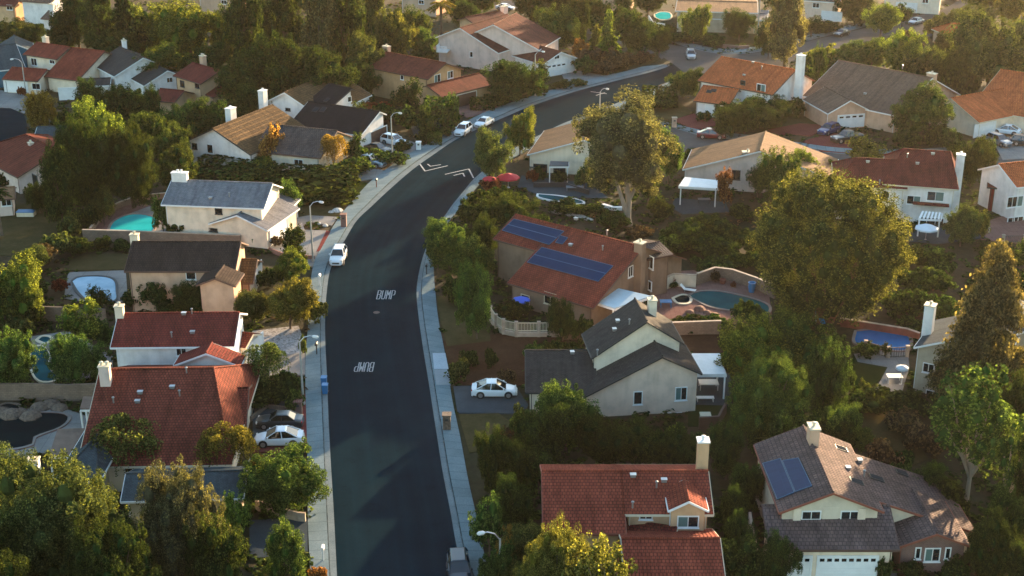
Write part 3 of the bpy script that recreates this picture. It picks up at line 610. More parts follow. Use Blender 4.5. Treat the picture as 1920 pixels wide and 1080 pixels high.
h = House('charcoal_roof_house', 'white house with overlapping charcoal shingle roofs and a thin white chimney')
b = h.add(Block((224, 87), (200, 136), B=(268, 108), ze=4.0, pitch=25), 'dgrey', 'white', 'white'); b2 = h.add(Block((266, 108), (250, 150), B=(314, 132), ze=3.0, pitch=25), 'dgrey', 'white', 'white')
b3 = h.add(Block((150, 148), (140, 162), B=(208, 146), ze=2.7, pitch=20), 'dgrey', 'white', 'white'); h.garage(b3, 'n', 133, 180, 4.0); h.chimb(b, 233, 76, -1.5, .9, .7)
h.win(b2, 'b', 318, 150, 1.2, 1)
h = House('brown_red_house', 'low house with dull red brown roofs and tan walls behind the dark tree mass')
b = h.add(Block((360, 117), (350, 149), B=(412, 132), ze=5.0, pitch=22), 'maroon', 'tan', 'brown'); h.win(b, 'n', 342, 157, 1.4, 1.2, 1, frame='dark'); h.win(b, 'n', 370, 160, 1.4, 1.0, 1, frame='dark')
b2 = h.add(Block((408, 132), (420, 192), B=(452, 150), ze=2.8, pitch=22), 'maroon', 'tan', 'brown'); b3 = h.add(Block((300, 166), (310, 190), B=(345, 170), ze=2.7, pitch=20), 'maroon', 'tan', 'brown')
h.chimb(b, 381, 105, -1.2, 1.1, .8, wall='peach', pots=2)
h = House('brown_red_house', 'low pink walled house with a red brown hipped roof at the left edge')
b = h.add(Block((48, 252), (40, 336), B=(112, 282), ze=2.8, pitch=21, hip=(6, 0)), 'brown_red', 'pink', 'brown'); h.win(b, 'n', 96, 320, 2.0, 1.6, 2, frame='dark'); h.chimb(b, 57, 268, 1.2, .75, .6, wall='pink')
h.win(b, 'n', 66, 337, 1.6, 1.6, 1, frame='dark')
h = House('slate_roof_house', 'grey walled low house with slate roof and white eaves beside the court')
b = h.add(Block((70, 238), (96, 262), B=(150, 236), ze=2.9, pitch=16), 'teal', 'greige', 'white'); h.win(b, 'n', 110, 272, 1.4, 1)
h = House('white_house', 'white house of two storeys with blue curtained windows at the top left')
b = h.add(Block((60, -22), (80, -8), B=(118, -18), ze=5.2, pitch=22, w=5), 'taupe', 'white', 'brown'); h.win(b, 'n', 73, 6, 1.8, 1.2, pane=GLASS2); h.win(b, 'n', 66, 30, 1.8, 2, pane=GLASS2)
h.chim(97, 8, 7, 1.2, .9, zb=0); b2 = h.add(Block((90, 20), (95, 26), B=(118, 22), ze=2.9, pitch=22, w=3), 'taupe', 'white', 'brown')
h = House('tan_house', 'tan house with a blue pool lounger beside its porch in the top left corner')
b = h.add(Block((-40, -8), (0, 10), B=(40, -4), ze=4, pitch=22), 'brown_red', 'tan', 'brown'); h.win(b, 'n', 18, 14, 1.6, 1.2)
h = House('tan_house', 'small tan roofed shed like house at the left edge beside the palm')
b = h.add(Block((-30, 355), (20, 372), B=(28, 350), ze=2.7, pitch=18), 'tan', 'pink', 'brown'); h.win(b, 'n', 12, 380, 1.4, 1)
# ---------------- right side, front to back
h = House('clay_roof_house', 'house with the wide clay tile roof, tall orange chimney and gabled dormer window')
b = h.add(Block((1163, 883), (1250, 964), B=(1328, 883), ze=5.3, pitch=24, far_eave=4.6), 'red', 'tan', 'cream')
b2 = h.add(Block((1016, 883), (1100, 1000), B=(1166, 883), zr=b.zr, pitch=24, far_eave=4.6), 'red', 'tan', 'red')
h.win(b, 'n', 1211, 969, 1.1, .5); d = h.add(Block((1292, 939), (1262, 966), yaw=0, L=3.4, ze=6.0, pitch=28, w=1.6, oh=.3, ohe=.25, zb=2.6), 'red', 'tan', 'white'); h.win(d, 'a', 1290, 978, 1.75, 1.1, pane=GLASS2)
b3 = h.add(Block((1165, 1009), (1250, 1100), B=(1350, 1009), zr=5.2, pitch=22), 'red', 'tan', 'cream', cap=True)
b4 = h.add(Block((1168, 974), (1240, 1000), B=(1270, 990), zr=4.2, pitch=14, w=2.2, wf=1), 'maroon', 'tan', 'cream')
h.chimb(b, 1316, 826, -1.0, .9, .9, wall='tan', cap='white'); h.vent(b, [(1187, 894), (1186, 952), (1245, 903), (1231, 914)])
h = House('mauve_roof_house', 'house with mauve tile roofs, dark roof panels and white garage doors at the bottom right')
b = h.add(Block((1563, 923), (1458, 951), yaw=-1, L=11.5, ze=5.3, pitch=23, far_eave=5.3), 'purple', 'sand', 'red')
h.win(b, 'a', 1521, 966, 1.6, .85, pane=None); h.win(b, 'a', 1594, 966, 1.6, .85)
h.panel(b, [(1431, 871), (1464, 862), (1490, 925), (1458, 938)], rows=1); h.panel(b, [(1468, 866), (1498, 861), (1523, 913), (1492, 924)], rows=1)
h.chim(1526, 800, 8.5, 1.3, .8, hgt=2.0, wall='peach', cap='cream')
b2 = h.add(Block((1520, 826), (1790, 962), B=(1600, 826), zr=6.9, pitch=8, wf=2), 'purple', 'sand', 'red') if False else None
s2 = Block((1588, 890), (1460, 951), yaw=-1, L=8.0, zr=b.zr-.25, pitch=20, w=2, wf=12.6); s2.O = b.pt(1.6, 0, 0); h.add(s2, 'purple', 'cream', 'red')
# right long slope carries skylights
for px, py, a, c_ in ((1577, 842, .8, 1.1), (1643, 897, .8, 1.3), (1690, 887, .8, 1.1), (1606, 904, .8, 1.2)): h.skylight(s2, px, py, a, c_, far=(s2.u.x*0+1 > 0) and s2.v.x < 0)
h.vent(s2, [(1590, 880), (1620, 893), (1612, 866)], far=s2.v.x < 0)
g = h.add(Block((1757, 1000), (1688, 1026), yaw=-1, L=7.0, ze=2.8, pitch=22), 'purple', BRICK, 'red'); h.win(g, 'a', 1748, 1040, 1.3, 1.3, 2, pane=GLASS2); h.win(g, 'a', 1721, 1037, .5, 1.1, 1); h.win(g, 'a', 1777, 1037, .5, 1.1, 1)
a = Block((1430, 948), (1560, 1030), B=(1668, 948), zr=4.9, pitch=24, wf=.8); h.add(a, 'purple', 'cream', 'brown'); h.garage(a, 'n', 1588, 1062, 4.7, 2.15, wins=8); h.garage(a, 'n', 1492, 1062, 2.3, 2.15, wins=4)
for px, wd, dp in ((1494, .62, .14), (1615, .62, .14), (1557, 1.3, .05)):
    c, nn, al = b.hit('a', px, 966); m = MB(h.org); m.obox(c-al*wd/2-Vector((0, 0, .8)), al*wd, nn*dp, (0, 0, 1.5)); m.build('pilaster', WL['cream'] if dp > .1 else WL['sand'], h.root)
h = House('charcoal_roof_house', 'greige house with steep charcoal cross gables, its right slope streaked with sun')
b = h.add(Block((1242, 668), (1100, 757), yaw=-7, L=7.0, ze=2.6, pitch=27, wf=4.1), 'dgrey', 'greige', 'dark')
h.win(b, 'a', 1196, 746, .95, 1.5, 1, pane=None); h.win(b, 'a', 1277, 738, 1.25, 1.5, 2, pane=GLASS2); h.win(b, 'a', 1250, 783, .9, 1.2, 1, grid=True); h.win(b, 'a', 1270, 783, .9, 1.2, 1, grid=True)
b2 = h.add(Block((1213, 602), (1118, 690), yaw=-7, L=6.0, zr=9.0, pitch=34, wf=3.9), 'dgrey', 'cream', 'dark'); h.vent(b2, [(1152, 620), (1180, 608), (1158, 604), (1120, 665)])
b3 = h.add(Block((985, 657), (1050, 735), B=(1115, 657), ze=2.6, pitch=24), 'dgrey', 'cream', 'dark'); h.vent(b3, [(1073, 663)]); h.garage(b3, 'a', 985, 700, 4.6)
h.chim(1223, 562, 9.6, .9, .8, hgt=3.2, wall='cream', cap='cream')
h = House('solar_roof_house', 'taupe house with blue panels on its red tile roof above the pool patio')
b = h.add(Block((1046, 422), (1040, 556), B=(1206, 463), ze=2.8, pitch=24), 'red', 'taupe', 'brown'); b0 = h.add(Block((966, 402), (960, 457), B=(1046, 422.5), zr=b.zr, pitch=24, far_eave=2.8), 'red', 'taupe', 'brown'); h.panel(b0, [(942, 433), (1030, 460), (1058, 435), (964, 412)]); h.panel(b, [(989, 493), (1122, 529), (1150, 500), (1016, 465)]); h.panel(b, [(1042, 456), (1055, 459), (1065, 447), (1051, 443)], rows=1)
h.win(b, 'b', 1182, 509, 1.0, 1.4, 2); h.chimb(b, 1200, 455, .6, 1.1, .9, zb=0, wall='taupe'); h.vent(b, [(1070, 461), (1130, 469), (1080, 412), (1138, 440)])
h.win(b, 'n', 985, 562, 1.3, 1.3, 1, frame='cream'); h.win(b, 'n', 1032, 560, 1.8, 1.5, 2, frame='cream')
b2 = h.add(Block((1190, 462), (1175, 495), yaw=62, L=3.6, ze=5.2, pitch=12, w=3.0), 'greybrown', 'taupe', 'brown'); h.win(b2, 'a', 1219, 491, 1.5, 1.6, 2)
h.win(b2, 'a', 1216, 534, 1.4, 1.2, 2)
h = House('tan_roof_house', 'cream gabled house with tan shingles beside the red umbrella')
b = h.add(Block((1095, 262), (980, 302), yaw=12, L=14, ze=2.9, pitch=18), 'tan', 'cream', 'white'); h.win(b, 'a', 1013, 316, 2.2, 1.5, 2, frame='dark'); h.win(b, 'a', 1049, 322, 1.9, 2, 2, frame='dark')
h = House('tan_roof_house', 'cream house with tan shingle roof, square chimney and white pergola')
b = h.add(Block((1425, 283), (1274, 331), yaw=14, L=11, ze=2.9, pitch=18), 'tan', 'pink', 'white'); h.win(b, 'a', 1380, 328, 1.3, 1.5, 2, frame='brown'); h.chim(1402, 285, 5.9, 1.5, .9, zb=0, wall='pink', cap='cream', rz=0)
h.win(b, 'a', 1330, 362, 2.6, 2.0, 3, frame='dark')
h = House('orange_roof_house', 'white house under an orange tile roof with a tall white end chimney')
b = h.add(Block((1352, 106), (1400, 168), B=(1492, 131), ze=4.6, pitch=24), 'orange', 'white', 'brown'); h.win(b, 'n', 1427, 166, 1.8, 1.6, pane=GLASS2); h.win(b, 'n', 1393, 155, 1.0, .8, 1, frame='dark')
b2 = h.add(Block((1318, 160), (1345, 194), B=(1385, 168), ze=2.8, pitch=22), 'orange', 'white', 'brown'); h.garage(b2, 'n', 1345, 208, 4.4); h.chimb(b, 1500, 104, 0, 1.3, 1.0, zb=0, cap='white'); h.vent(b, [(1412, 118), (1428, 130), (1395, 142)]); h.skylight(b2, 1338, 170, 1.0, .8); h.skylight(b2, 1330, 172, 1.0, .8)
h = House('taupe_roof_house', 'peach house with a broad grey brown roof and gabled garage above two parked vehicles')
b = h.add(Block((1572, 113), (1592, 198), B=(1748, 146), ze=3.2, pitch=24), 'taupe', 'peach', 'white')
g = h.add(Block((1595, 188), (1556, 215), yaw=-14, L=10, ze=3.0, pitch=27), 'taupe', 'peach', 'white'); h.garage(g, 'a', 1594, 238, 4.8, wins=4)
g2 = h.add(Block((1567, 172), (1550, 182), yaw=-16, L=6, ze=3.6, pitch=27), 'taupe', 'peach', 'white'); h.win(g2, 'a', 1569, 195, 1.6, 1.4)
h.chimb(b, 1747, 138, -.8, 1.5, 1.0, wall='peach'); h.vent(b, [(1622, 177), (1692, 128)])
h = House('orange_roof_house', 'low cream house with the bright orange tile roof at the right edge')
b = h.add(Block((1876, 130), (1890, 214), B=(2000, 150), ze=2.9, pitch=24), 'orange', 'cream', 'cream'); b2 = h.add(Block((1783, 184), (1845, 228), B=(1885, 165), ze=2.8, pitch=23), 'orange', 'cream', 'cream'); h.garage(b2, 'n', 1846, 243, 5.0)
h = House('maroon_roof_house', 'white house with maroon hipped roofs and a white umbrella below its balcony')
b = h.add(Block((1605, 296), (1650, 352), B=(1700, 301), ze=5.0, pitch=24, hip=(3, 0)), 'maroon', 'white', 'cream'); b2 = h.add(Block((1695, 279), (1755, 352), B=(1782, 285), ze=5.4, pitch=24, hip=(2.5, 1.2)), 'maroon', 'white', 'cream')
h.win(b2, 'n', 1754, 368, 2.3, 1.4, pane=GLASS2); b3 = h.add(Block((1690, 315), (1712, 364), yaw=-6, L=5, ze=5.0, pitch=22, w=2.4), 'maroon', 'white', 'cream') if False else None
h.win(b2, 'n', 1713, 375, 1.9, 1.3, pane=GLASS2); h.win(b2, 'n', 1745, 420, 3.4, 2.0, 3); h.chimb(b2, 1802, 290, .5, 1.1, 1.0, zb=0, cap='white'); h.vent(b, [(1627, 305), (1649, 345)]); h.vent(b2, [(1749, 290), (1701, 295), (1720, 308)])
m = MB(h.org); c1, nn, al = b2.hit('n', 1745, 384); m.obox(Vector((c1.x, c1.y, 3.0))-al*2.4, al*4.8, nn*1.2, (0, 0, .12)); m.build('awning', RF['maroon'], h.root)
h = House('white_house', 'two storey white house with orange roof beside the red shed at right')
b = h.add(Block((1873, 308), (1900, 352), B=(1990, 296), ze=5.2, pitch=24), 'orange', 'white', 'white'); h.win(b, 'n', 1903, 378, 2.6, 1.6, 3, pane=GLASS2); h.win(b, 'n', 1903, 417, 2.6, 1.7, 3)
h = House('garden_shed', 'dark red flat roofed shed with a blue door by the white house on the right', 'shed', None)
b = h.add(Block((1852, 340), (1868, 352), B=(1874, 342), ze=3.6, pitch=5), 'maroon', 'redwood', 'dark')
h = House('slate_roof_house', 'beige house with slate roof and tall white chimney behind the brown conifer')
b = h.add(Block((1800, 634), (1692, 680), yaw=30, L=8, ze=5.1, pitch=24), 'teal', 'beige', 'white'); h.win(b, 'a', 1741, 690, 1.2, 1.1, 2); h.chim(1745, 572, 8.5, 1.0, 1.0, zb=0, cap='cream'); h.win(b, 'a', 1748, 742, 1.4, 1.2, 2)
h = House('slate_roof_house', 'slate roofed beige house cut off by the right edge beside the conifer')
b = h.add(Block((1930, 618), (1903, 655), yaw=10, L=9, ze=5, pitch=23), 'teal', 'beige', 'white')
h = House('flat_roof_house', 'cream flat roofed house with a brown side wall and small turquoise pool at the top')
b = h.add(Block((1270, 0), (1340, 22), B=(1420, 4), ze=4.8, pitch=3), 'tan', 'beige', 'white'); h.win(b, 'n', 1300, 30, 1.4, 1)
b = h.add(Block((1330, 22), (1370, 36), B=(1440, 26), ze=3.2, pitch=3), 'lgrey', 'tan', 'white'); h.win(b, 'n', 1390, 50, 1.6, 1)
h = House('taupe_roof_house', 'dim greige house behind the parked cars near the top right')
b = h.add(Block((1490, -16), (1530, 2), B=(1580, -10), ze=4.6, pitch=22), 'taupe', 'greige', 'white'); h.win(b, 'n', 1530, 10, 1.6, 1.2); h.garage(b, 'n', 1560, 22, 4.6)
h = House('tan_house', 'pale house with a white garage door above the dark car at the top right')
b = h.add(Block((1660, -30), (1700, -12), B=(1770, -24), ze=4.6, pitch=22), 'tan', 'cream', 'white'); h.garage(b, 'n', 1700, 8, 4.8); h.win(b, 'n', 1735, 2, 1.5, 1.1)
h = House('orange_roof_house', 'small orange hipped roof showing between the tall trees at the top right')
b = h.add(Block((1782, 44), (1800, 68), B=(1830, 42), ze=2.9, pitch=24, hip=(2, 0)), 'orange', 'peach', 'cream'); h.win(b, 'n', 1785, 74, 1, 1)
h = House('tan_house', 'peach far house with a brown roof at the top edge left of the tall pole')
b = h.add(Block((1080, -34), (1120, -16), B=(1190, -30), ze=4.6, pitch=22), 'shake', 'peach', 'white'); h.win(b, 'n', 1120, -5, 1.4, 1)
h = House('tan_house', 'sunlit peach far house above the dense trees at the top left centre')
b = h.add(Block((380, -24), (420, -6), B=(470, -20), ze=4.6, pitch=22), 'taupe', 'peach', 'white'); h.win(b, 'n', 420, 4, 1.4, 1)
h = House('tan_house', 'pale far house behind the palm at the top edge')
b = h.add(Block((760, -26), (790, -6), B=(830, -22), ze=4.6, pitch=22), 'taupe', 'peach', 'white'); h.win(b, 'n', 790, 4, 1.4, 1)
# patio covers and outbuildings
cover('patio_cover', 'white patio cover with a flat roof beside the greige house', 'patio cover', [(1297, 664), (1349, 664), (1361, 703), (1304, 703)], 3.0, 2.8, [(.03, 0), (.97, 0), (.97, 1)])
cover('patio_cover', 'pale blue slanted patio cover at the gable end of the solar roof house', 'patio cover', [(1160, 542), (1220, 556), (1152, 579), (1111, 566)], 3.2, 2.7, [(.1, 0), (.95, 0), (.95, 1)], plain('blue_white', (.46, .56, .60), .5, var=.05))
cover('pergola', 'white slatted pergola over the blue patio below the tan roof', 'pergola', [(1284, 333), (1356, 340), (1350, 355), (1272, 350)], 3.1, 2.8, [(.06, 0), (.9, 0)], slats=0)
cover('pergola', 'white slatted pergola against the wall of the maroon roofed house', 'pergola', [(1728, 397), (1766, 400), (1764, 412), (1722, 410)], 3.0, 2.6, [(.05, 0), (.95, 0)], slats=6)
cover('patio_cover', 'brown roofed patio cover with white posts left of the big red brown roof', 'patio cover', [(156, 745), (190, 745), (187, 768), (150, 768)], 3.0, 2.8, [(.03, 0), (.3, 0)], plain('brown_roofing', (.16, .10, .07), .8))
cover('shade_roof', 'flat brown patio roof near the dark pool above the slate roof', 'patio cover', [(108, 806), (170, 804), (176, 852), (92, 856)], 2.9, 2.7, [(.03, 0), (.9, 0)], plain('brown_roofing', (.16, .10, .07), .8))
cover('patio_cover', 'charcoal awning over the back door of the cream house beside the red umbrella', 'awning', [(1032, 303), (1066, 304), (1066, 312), (1030, 312)], 2.9, 2.6, [(.02, 0), (.95, 0)], DARK)
# ---------------- vegetation: crowns of leaf-sized faces
def leafmat(name, c, c2, trans=.42):
    c = tuple(x*.66 for x in c); c2 = tuple(x*1.2 for x in c2)
    m = bpy.data.materials.new(name); m.use_nodes = True; n = m.node_tree; n.nodes.clear()
    o = n.nodes.new('ShaderNodeOutputMaterial'); ge = n.nodes.new('ShaderNodeNewGeometry'); oi = n.nodes.new('ShaderNodeObjectInfo')
    r = n.nodes.new('ShaderNodeValToRGB'); cr = r.color_ramp; cr.elements[0].color = lin(tuple(x*.62 for x in c)); cr.elements[1].color = lin(c2)
    e = cr.elements.new(.5); e.color = lin(c); n.links.new(ge.outputs['Random Per Island'], r.inputs[0])
    hs = n.nodes.new('ShaderNodeHueSaturation'); ma = n.nodes.new('ShaderNodeMath'); ma.operation = 'MULTIPLY_ADD'; ma.inputs[1].default_value = .045; ma.inputs[2].default_value = .4775
    n.links.new(oi.outputs['Random'], ma.inputs[0]); n.links.new(ma.outputs[0], hs.inputs['Hue'])
    mb = n.nodes.new('ShaderNodeMath'); mb.operation = 'MULTIPLY_ADD'; mb.inputs[1].default_value = .45; mb.inputs[2].default_value = .74; hs.inputs['Saturation'].default_value = .88
    n.links.new(oi.outputs['Random'], mb.inputs[0]); n.links.new(mb.outputs[0], hs.inputs['Value']); n.links.new(r.outputs[0], hs.inputs['Color'])
    d = n.nodes.new('ShaderNodeBsdfDiffuse'); t = n.nodes.new('ShaderNodeBsdfTranslucent'); mx = n.nodes.new('ShaderNodeMixShader'); mx.inputs[0].default_value = trans
    sc = mixc(n, 1.0, hs.outputs[0], (2.2, 1.95, .75), 'MULTIPLY')
    n.links.new(hs.outputs[0], d.inputs[0]); n.links.new(sc, t.inputs[0]); n.links.new(d.outputs[0], mx.inputs[1]); n.links.new(t.outputs[0], mx.inputs[2]); n.links.new(mx.outputs[0], o.inputs[0])
    return m
LEAF = dict(
 dark=leafmat('leaves_dark', (.026,.050,.014), (.058,.098,.022)), mid=leafmat('leaves_mid', (.045,.088,.020), (.105,.165,.032)),
 bright=leafmat('leaves_bright', (.085,.140,.022), (.19,.26,.038), .5), olive=leafmat('leaves_olive', (.055,.085,.026), (.125,.160,.045)),
 grey=leafmat('leaves_grey_olive', (.080,.088,.045), (.155,.155,.075)), gold=leafmat('leaves_gold', (.19,.145,.02), (.32,.26,.04), .5),
 rust=leafmat('leaves_rust', (.20,.085,.022), (.30,.15,.035), .5), brown=leafmat('needles_brown', (.115,.115,.052), (.20,.185,.08)),
 pine=leafmat('needles_pine', (.068,.078,.022), (.145,.150,.04)), yellow=leafmat('leaves_yellow_green', (.10,.115,.024), (.22,.22,.045), .5),
 dry=leafmat('dry_brush', (.085,.055,.030), (.15,.10,.05), .3), redl=leafmat('leaves_red', (.12,.03,.015), (.22,.06,.02), .4))
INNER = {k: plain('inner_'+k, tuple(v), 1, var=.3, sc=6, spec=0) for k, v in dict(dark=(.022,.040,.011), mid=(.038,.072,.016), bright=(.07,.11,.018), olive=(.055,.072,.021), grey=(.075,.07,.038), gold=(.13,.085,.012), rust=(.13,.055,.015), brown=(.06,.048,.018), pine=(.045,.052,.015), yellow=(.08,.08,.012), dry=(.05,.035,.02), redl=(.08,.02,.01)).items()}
BARK = plain('bark', (.11,.075,.05), .95, var=.3, sc=3); BARKP = plain('pale_bark', (.30,.24,.18), .9, var=.25, sc=2); BARKR = plain('red_bark', (.17,.08,.05), .95, var=.25, sc=2)
ZS = [1.0]
def quads(c, nrm, sz, asp=1.5):
    """leaf faces at points c with normals nrm"""
    n = len(c); nrm = nrm/np.maximum(1e-6, np.linalg.norm(nrm, axis=1))[:, None]
    r = rng.normal(size=(n, 3)); a = np.cross(nrm, r); a /= np.maximum(1e-6, np.linalg.norm(a, axis=1))[:, None]; b = np.cross(nrm, a)
    zz = np.array([1, 1, ZS[0]]); a = a*(sz*asp*.5)[:, None]*zz; b = b*(sz*.5)[:, None]*zz
    bend = nrm*(sz*.18)[:, None]*zz
    return np.stack([c-a-bend, c-b+bend*.6, c+a-bend, c+b+bend*.6], 1).reshape(-1, 3)
def quadmesh(name, V, mat, nc=0, inner=None):
    n = len(V)//4; me = bpy.data.meshes.new(name); me.vertices.add(len(V)); me.vertices.foreach_set('co', V.astype(np.float32).ravel())
    me.loops.add(n*4); me.loops.foreach_set('vertex_index', np.arange(n*4, dtype=np.int32)); me.polygons.add(n)
    me.polygons.foreach_set('loop_start', np.arange(0, n*4, 4, dtype=np.int32)); me.polygons.foreach_set('loop_total', np.full(n, 4, dtype=np.int32))
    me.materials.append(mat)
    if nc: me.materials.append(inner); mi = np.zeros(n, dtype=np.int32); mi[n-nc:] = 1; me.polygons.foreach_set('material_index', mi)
    me.update(calc_edges=True); me.validate(); return me
def sph(n):
    v = rng.normal(size=(n, 3)); return v/np.linalg.norm(v, axis=1)[:, None]
NC = [0]
def sun_block(p, r, fl):  # added solid core inside a lobe: blocks sun through the crown, darkens gaps
    A = np.linspace(0, 2*pi, 9); T = np.linspace(.02, pi-.02, 6); out = []; ph = rng.uniform(0, 6, 3)
    g = lambda a, t: p+r*(1+.13*np.sin(3*a+ph[0])*np.sin(2*t+ph[1]))*np.array([cos(a)*sin(t), sin(a)*sin(t), cos(t)*fl])
    G = [[g(a % (2*pi), t) for a in A[:-1]] for t in T]
    for i in range(5):
        for j in range(8): k = (j+1) % 8; out += [G[i][j], G[i+1][j], G[i+1][k], G[i][k]]
    return np.array(out)
def lobes_crown(nl, per, leaf, shape='round', lr=(.26, .42), flat=1.0, core=.45):
    """unit crown: x,y in -1..1 and z 0..1; returns leaf quads and lobe centres"""
    Vs = []; cen = []; cores = []
    for i in range(nl):
        for _ in range(60):
            d = sph(1)[0]; r = rng.uniform(.30, .84)
            if shape == 'round': p = np.array([d[0]*r, d[1]*r, .5+d[2]*r*.5])
            elif shape == 'dome': p = np.array([d[0]*.80*rng.uniform(.3, 1), d[1]*.80*rng.uniform(.3, 1), .40+abs(d[2])*.40*rng.uniform(.3, 1.)]); 
            elif shape == 'tall':
                z = rng.uniform(.12, .88); k = (1-(2*z-.85)**2*.6)*.62; an = rng.uniform(0, 2*pi); rr = k*rng.uniform(.3, 1); p = np.array([cos(an)*rr, sin(an)*rr, z])
            elif shape == 'wild': r = rng.uniform(.45, .95); p = np.array([d[0]*r*.86, d[1]*r*.86, .5+d[2]*r*.5])
            elif shape == 'pine':
                z = rng.uniform(.06, .92); R_ = .86*math.sqrt(max(0, 1-((z-.5)/.5)**2)) if z > .5 else .86*(.38+.62*(z/.5)**.6); k = R_*(rng.uniform(0, 1)**.5 if z > .68 else rng.uniform(.35, 1)**.22); an = rng.uniform(0, 2*pi); p = np.array([cos(an)*k, sin(an)*k, z])
            elif shape == 'open': p = np.array([d[0]*r*1.02, d[1]*r*1.02, .5+d[2]*r*.55])
            if all(np.linalg.norm((p-q)*np.array([1, 1, 1.6])) > lr[0]*.75 for q in cen): break
        cen.append(p); rad = rng.uniform(*lr)
        nt_ = 15; ts = sph(nt_); tr_ = rad*rng.uniform(.55, 1.12, nt_); tc_ = ts*tr_[:, None]; n = int(per*(rad/.34)**2); ti = rng.integers(0, nt_, n); s = sph(n)
        tw = rad*rng.uniform(.20, .46, nt_); c0 = tc_[ti]+s*(tw[ti]*rng.uniform(.3, 1.05, n)**.5)[:, None]
        c = p+c0*np.array([1, 1, .66*flat]); nr = s*.7+ts[ti]*.5+rng.normal(size=(n, 3))*.45+np.array([0, 0, .2])
        if core: cores.append(sun_block(p, rad*core, .66*flat))
        keep = c[:, 2] > .0; Vs.append(quads(c[keep], nr[keep], leaf*rng.uniform(.6, 1.3, keep.sum())))
    NC[0] = sum(len(c)//4 for c in cores); V = np.concatenate(Vs+cores); return V, cen
def limbs(m, cen, base=(0, 0, -.5), fork=.1, r0=.05, k=7):
    m.tube([(0, 0, base[2]), (.01, .0, (base[2]+fork)/2), (0, 0, fork)], [r0*1.35, r0*1.05, r0*.85], 8)
    for p in sorted(cen, key=lambda q: -q[2])[:k]:
        mid = (p[0]*.45, p[1]*.4, fork+(p[2]-fork)*.55); m.tube([(0, 0, fork-.03), mid, (p[0]*.9, p[1]*.9, p[2])], [r0*.62, r0*.38, r0*.12], 5)
def conifer(n, leaf, droop=.25, tiers=26, power=.85, ragged=.2):
    Vs = []
    for t in range(tiers):
        z = t/tiers; R_ = (1-z)**power*(1+rng.uniform(-ragged, ragged)); nb = max(4, int(9*(1-z)+4))
        for b in range(nb):
            an = rng.uniform(0, 2*pi); L = R_*rng.uniform(.7, 1.05); k = max(6, int(n*L/tiers/5))
            s = rng.uniform(.15, 1, k)**.7; x = cos(an)*s*L; y = sin(an)*s*L; zz = z+.04-s*s*L*droop*.3
            wd = .09*(1.1-s)+.02; c = np.stack([x+rng.normal(size=k)*wd, y+rng.normal(size=k)*wd, zz+rng.normal(size=k)*.012], 1)
            Vs.append(quads(c, rng.normal(size=(k, 3))*.7+np.array([cos(an)*.4, sin(an)*.4, .6]), leaf*rng.uniform(.5, 1.2, k)))
    return np.concatenate(Vs)
def weeping(nl, per, leaf):
    Vs = []; cen = []
    for i in range(nl):
        d = sph(1)[0]; p = np.array([d[0]*.62, d[1]*.62, .58+abs(d[2])*.32]); cen.append(p)
        for s_ in range(per):
            a = rng.uniform(0, 2*pi); r = rng.uniform(.05, .32); x, y = p[0]+cos(a)*r, p[1]+sin(a)*r; L = rng.uniform(.15, .5); k = int(14*L/.3)+5
            t = rng.uniform(0, 1, k); ox = (x*.25)*t; oy = (y*.25)*t
            c = np.stack([x+ox+rng.normal(size=k)*.018, y+oy+rng.normal(size=k)*.018, p[2]+.10*(1-r*3)-t*L+.05*np.sin(t*3)], 1)
            Vs.append(quads(c, rng.normal(size=(k, 3))+np.array([cos(a), sin(a), 0]), leaf*rng.uniform(.5, 1.2, k), 1.9))
    return np.concatenate(Vs), cen
def hedgebox(n, leaf):
    p = rng.uniform(-1, 1, (n, 3)); f = rng.integers(0, 5, n)
    for i, (ax, sg) in enumerate(((0, 1), (0, -1), (1, 1), (1, -1), (2, 1))): p[f == i, ax] = sg
    nr = p*np.array([.3, .3, .3]); 
    for i, (ax, sg) in enumerate(((0, 1), (0, -1), (1, 1), (1, -1), (2, 1))): nr[f == i, ax] = sg*1.0
    c = p*np.array([1, 1, .5])+np.array([0, 0, .5]); c += rng.normal(size=(n, 3))*np.array([.03, .05, .03])*1.0
    return quads(c, nr+rng.normal(size=(n, 3))*.45, leaf*rng.uniform(.6, 1.3, n))
PROT = {}
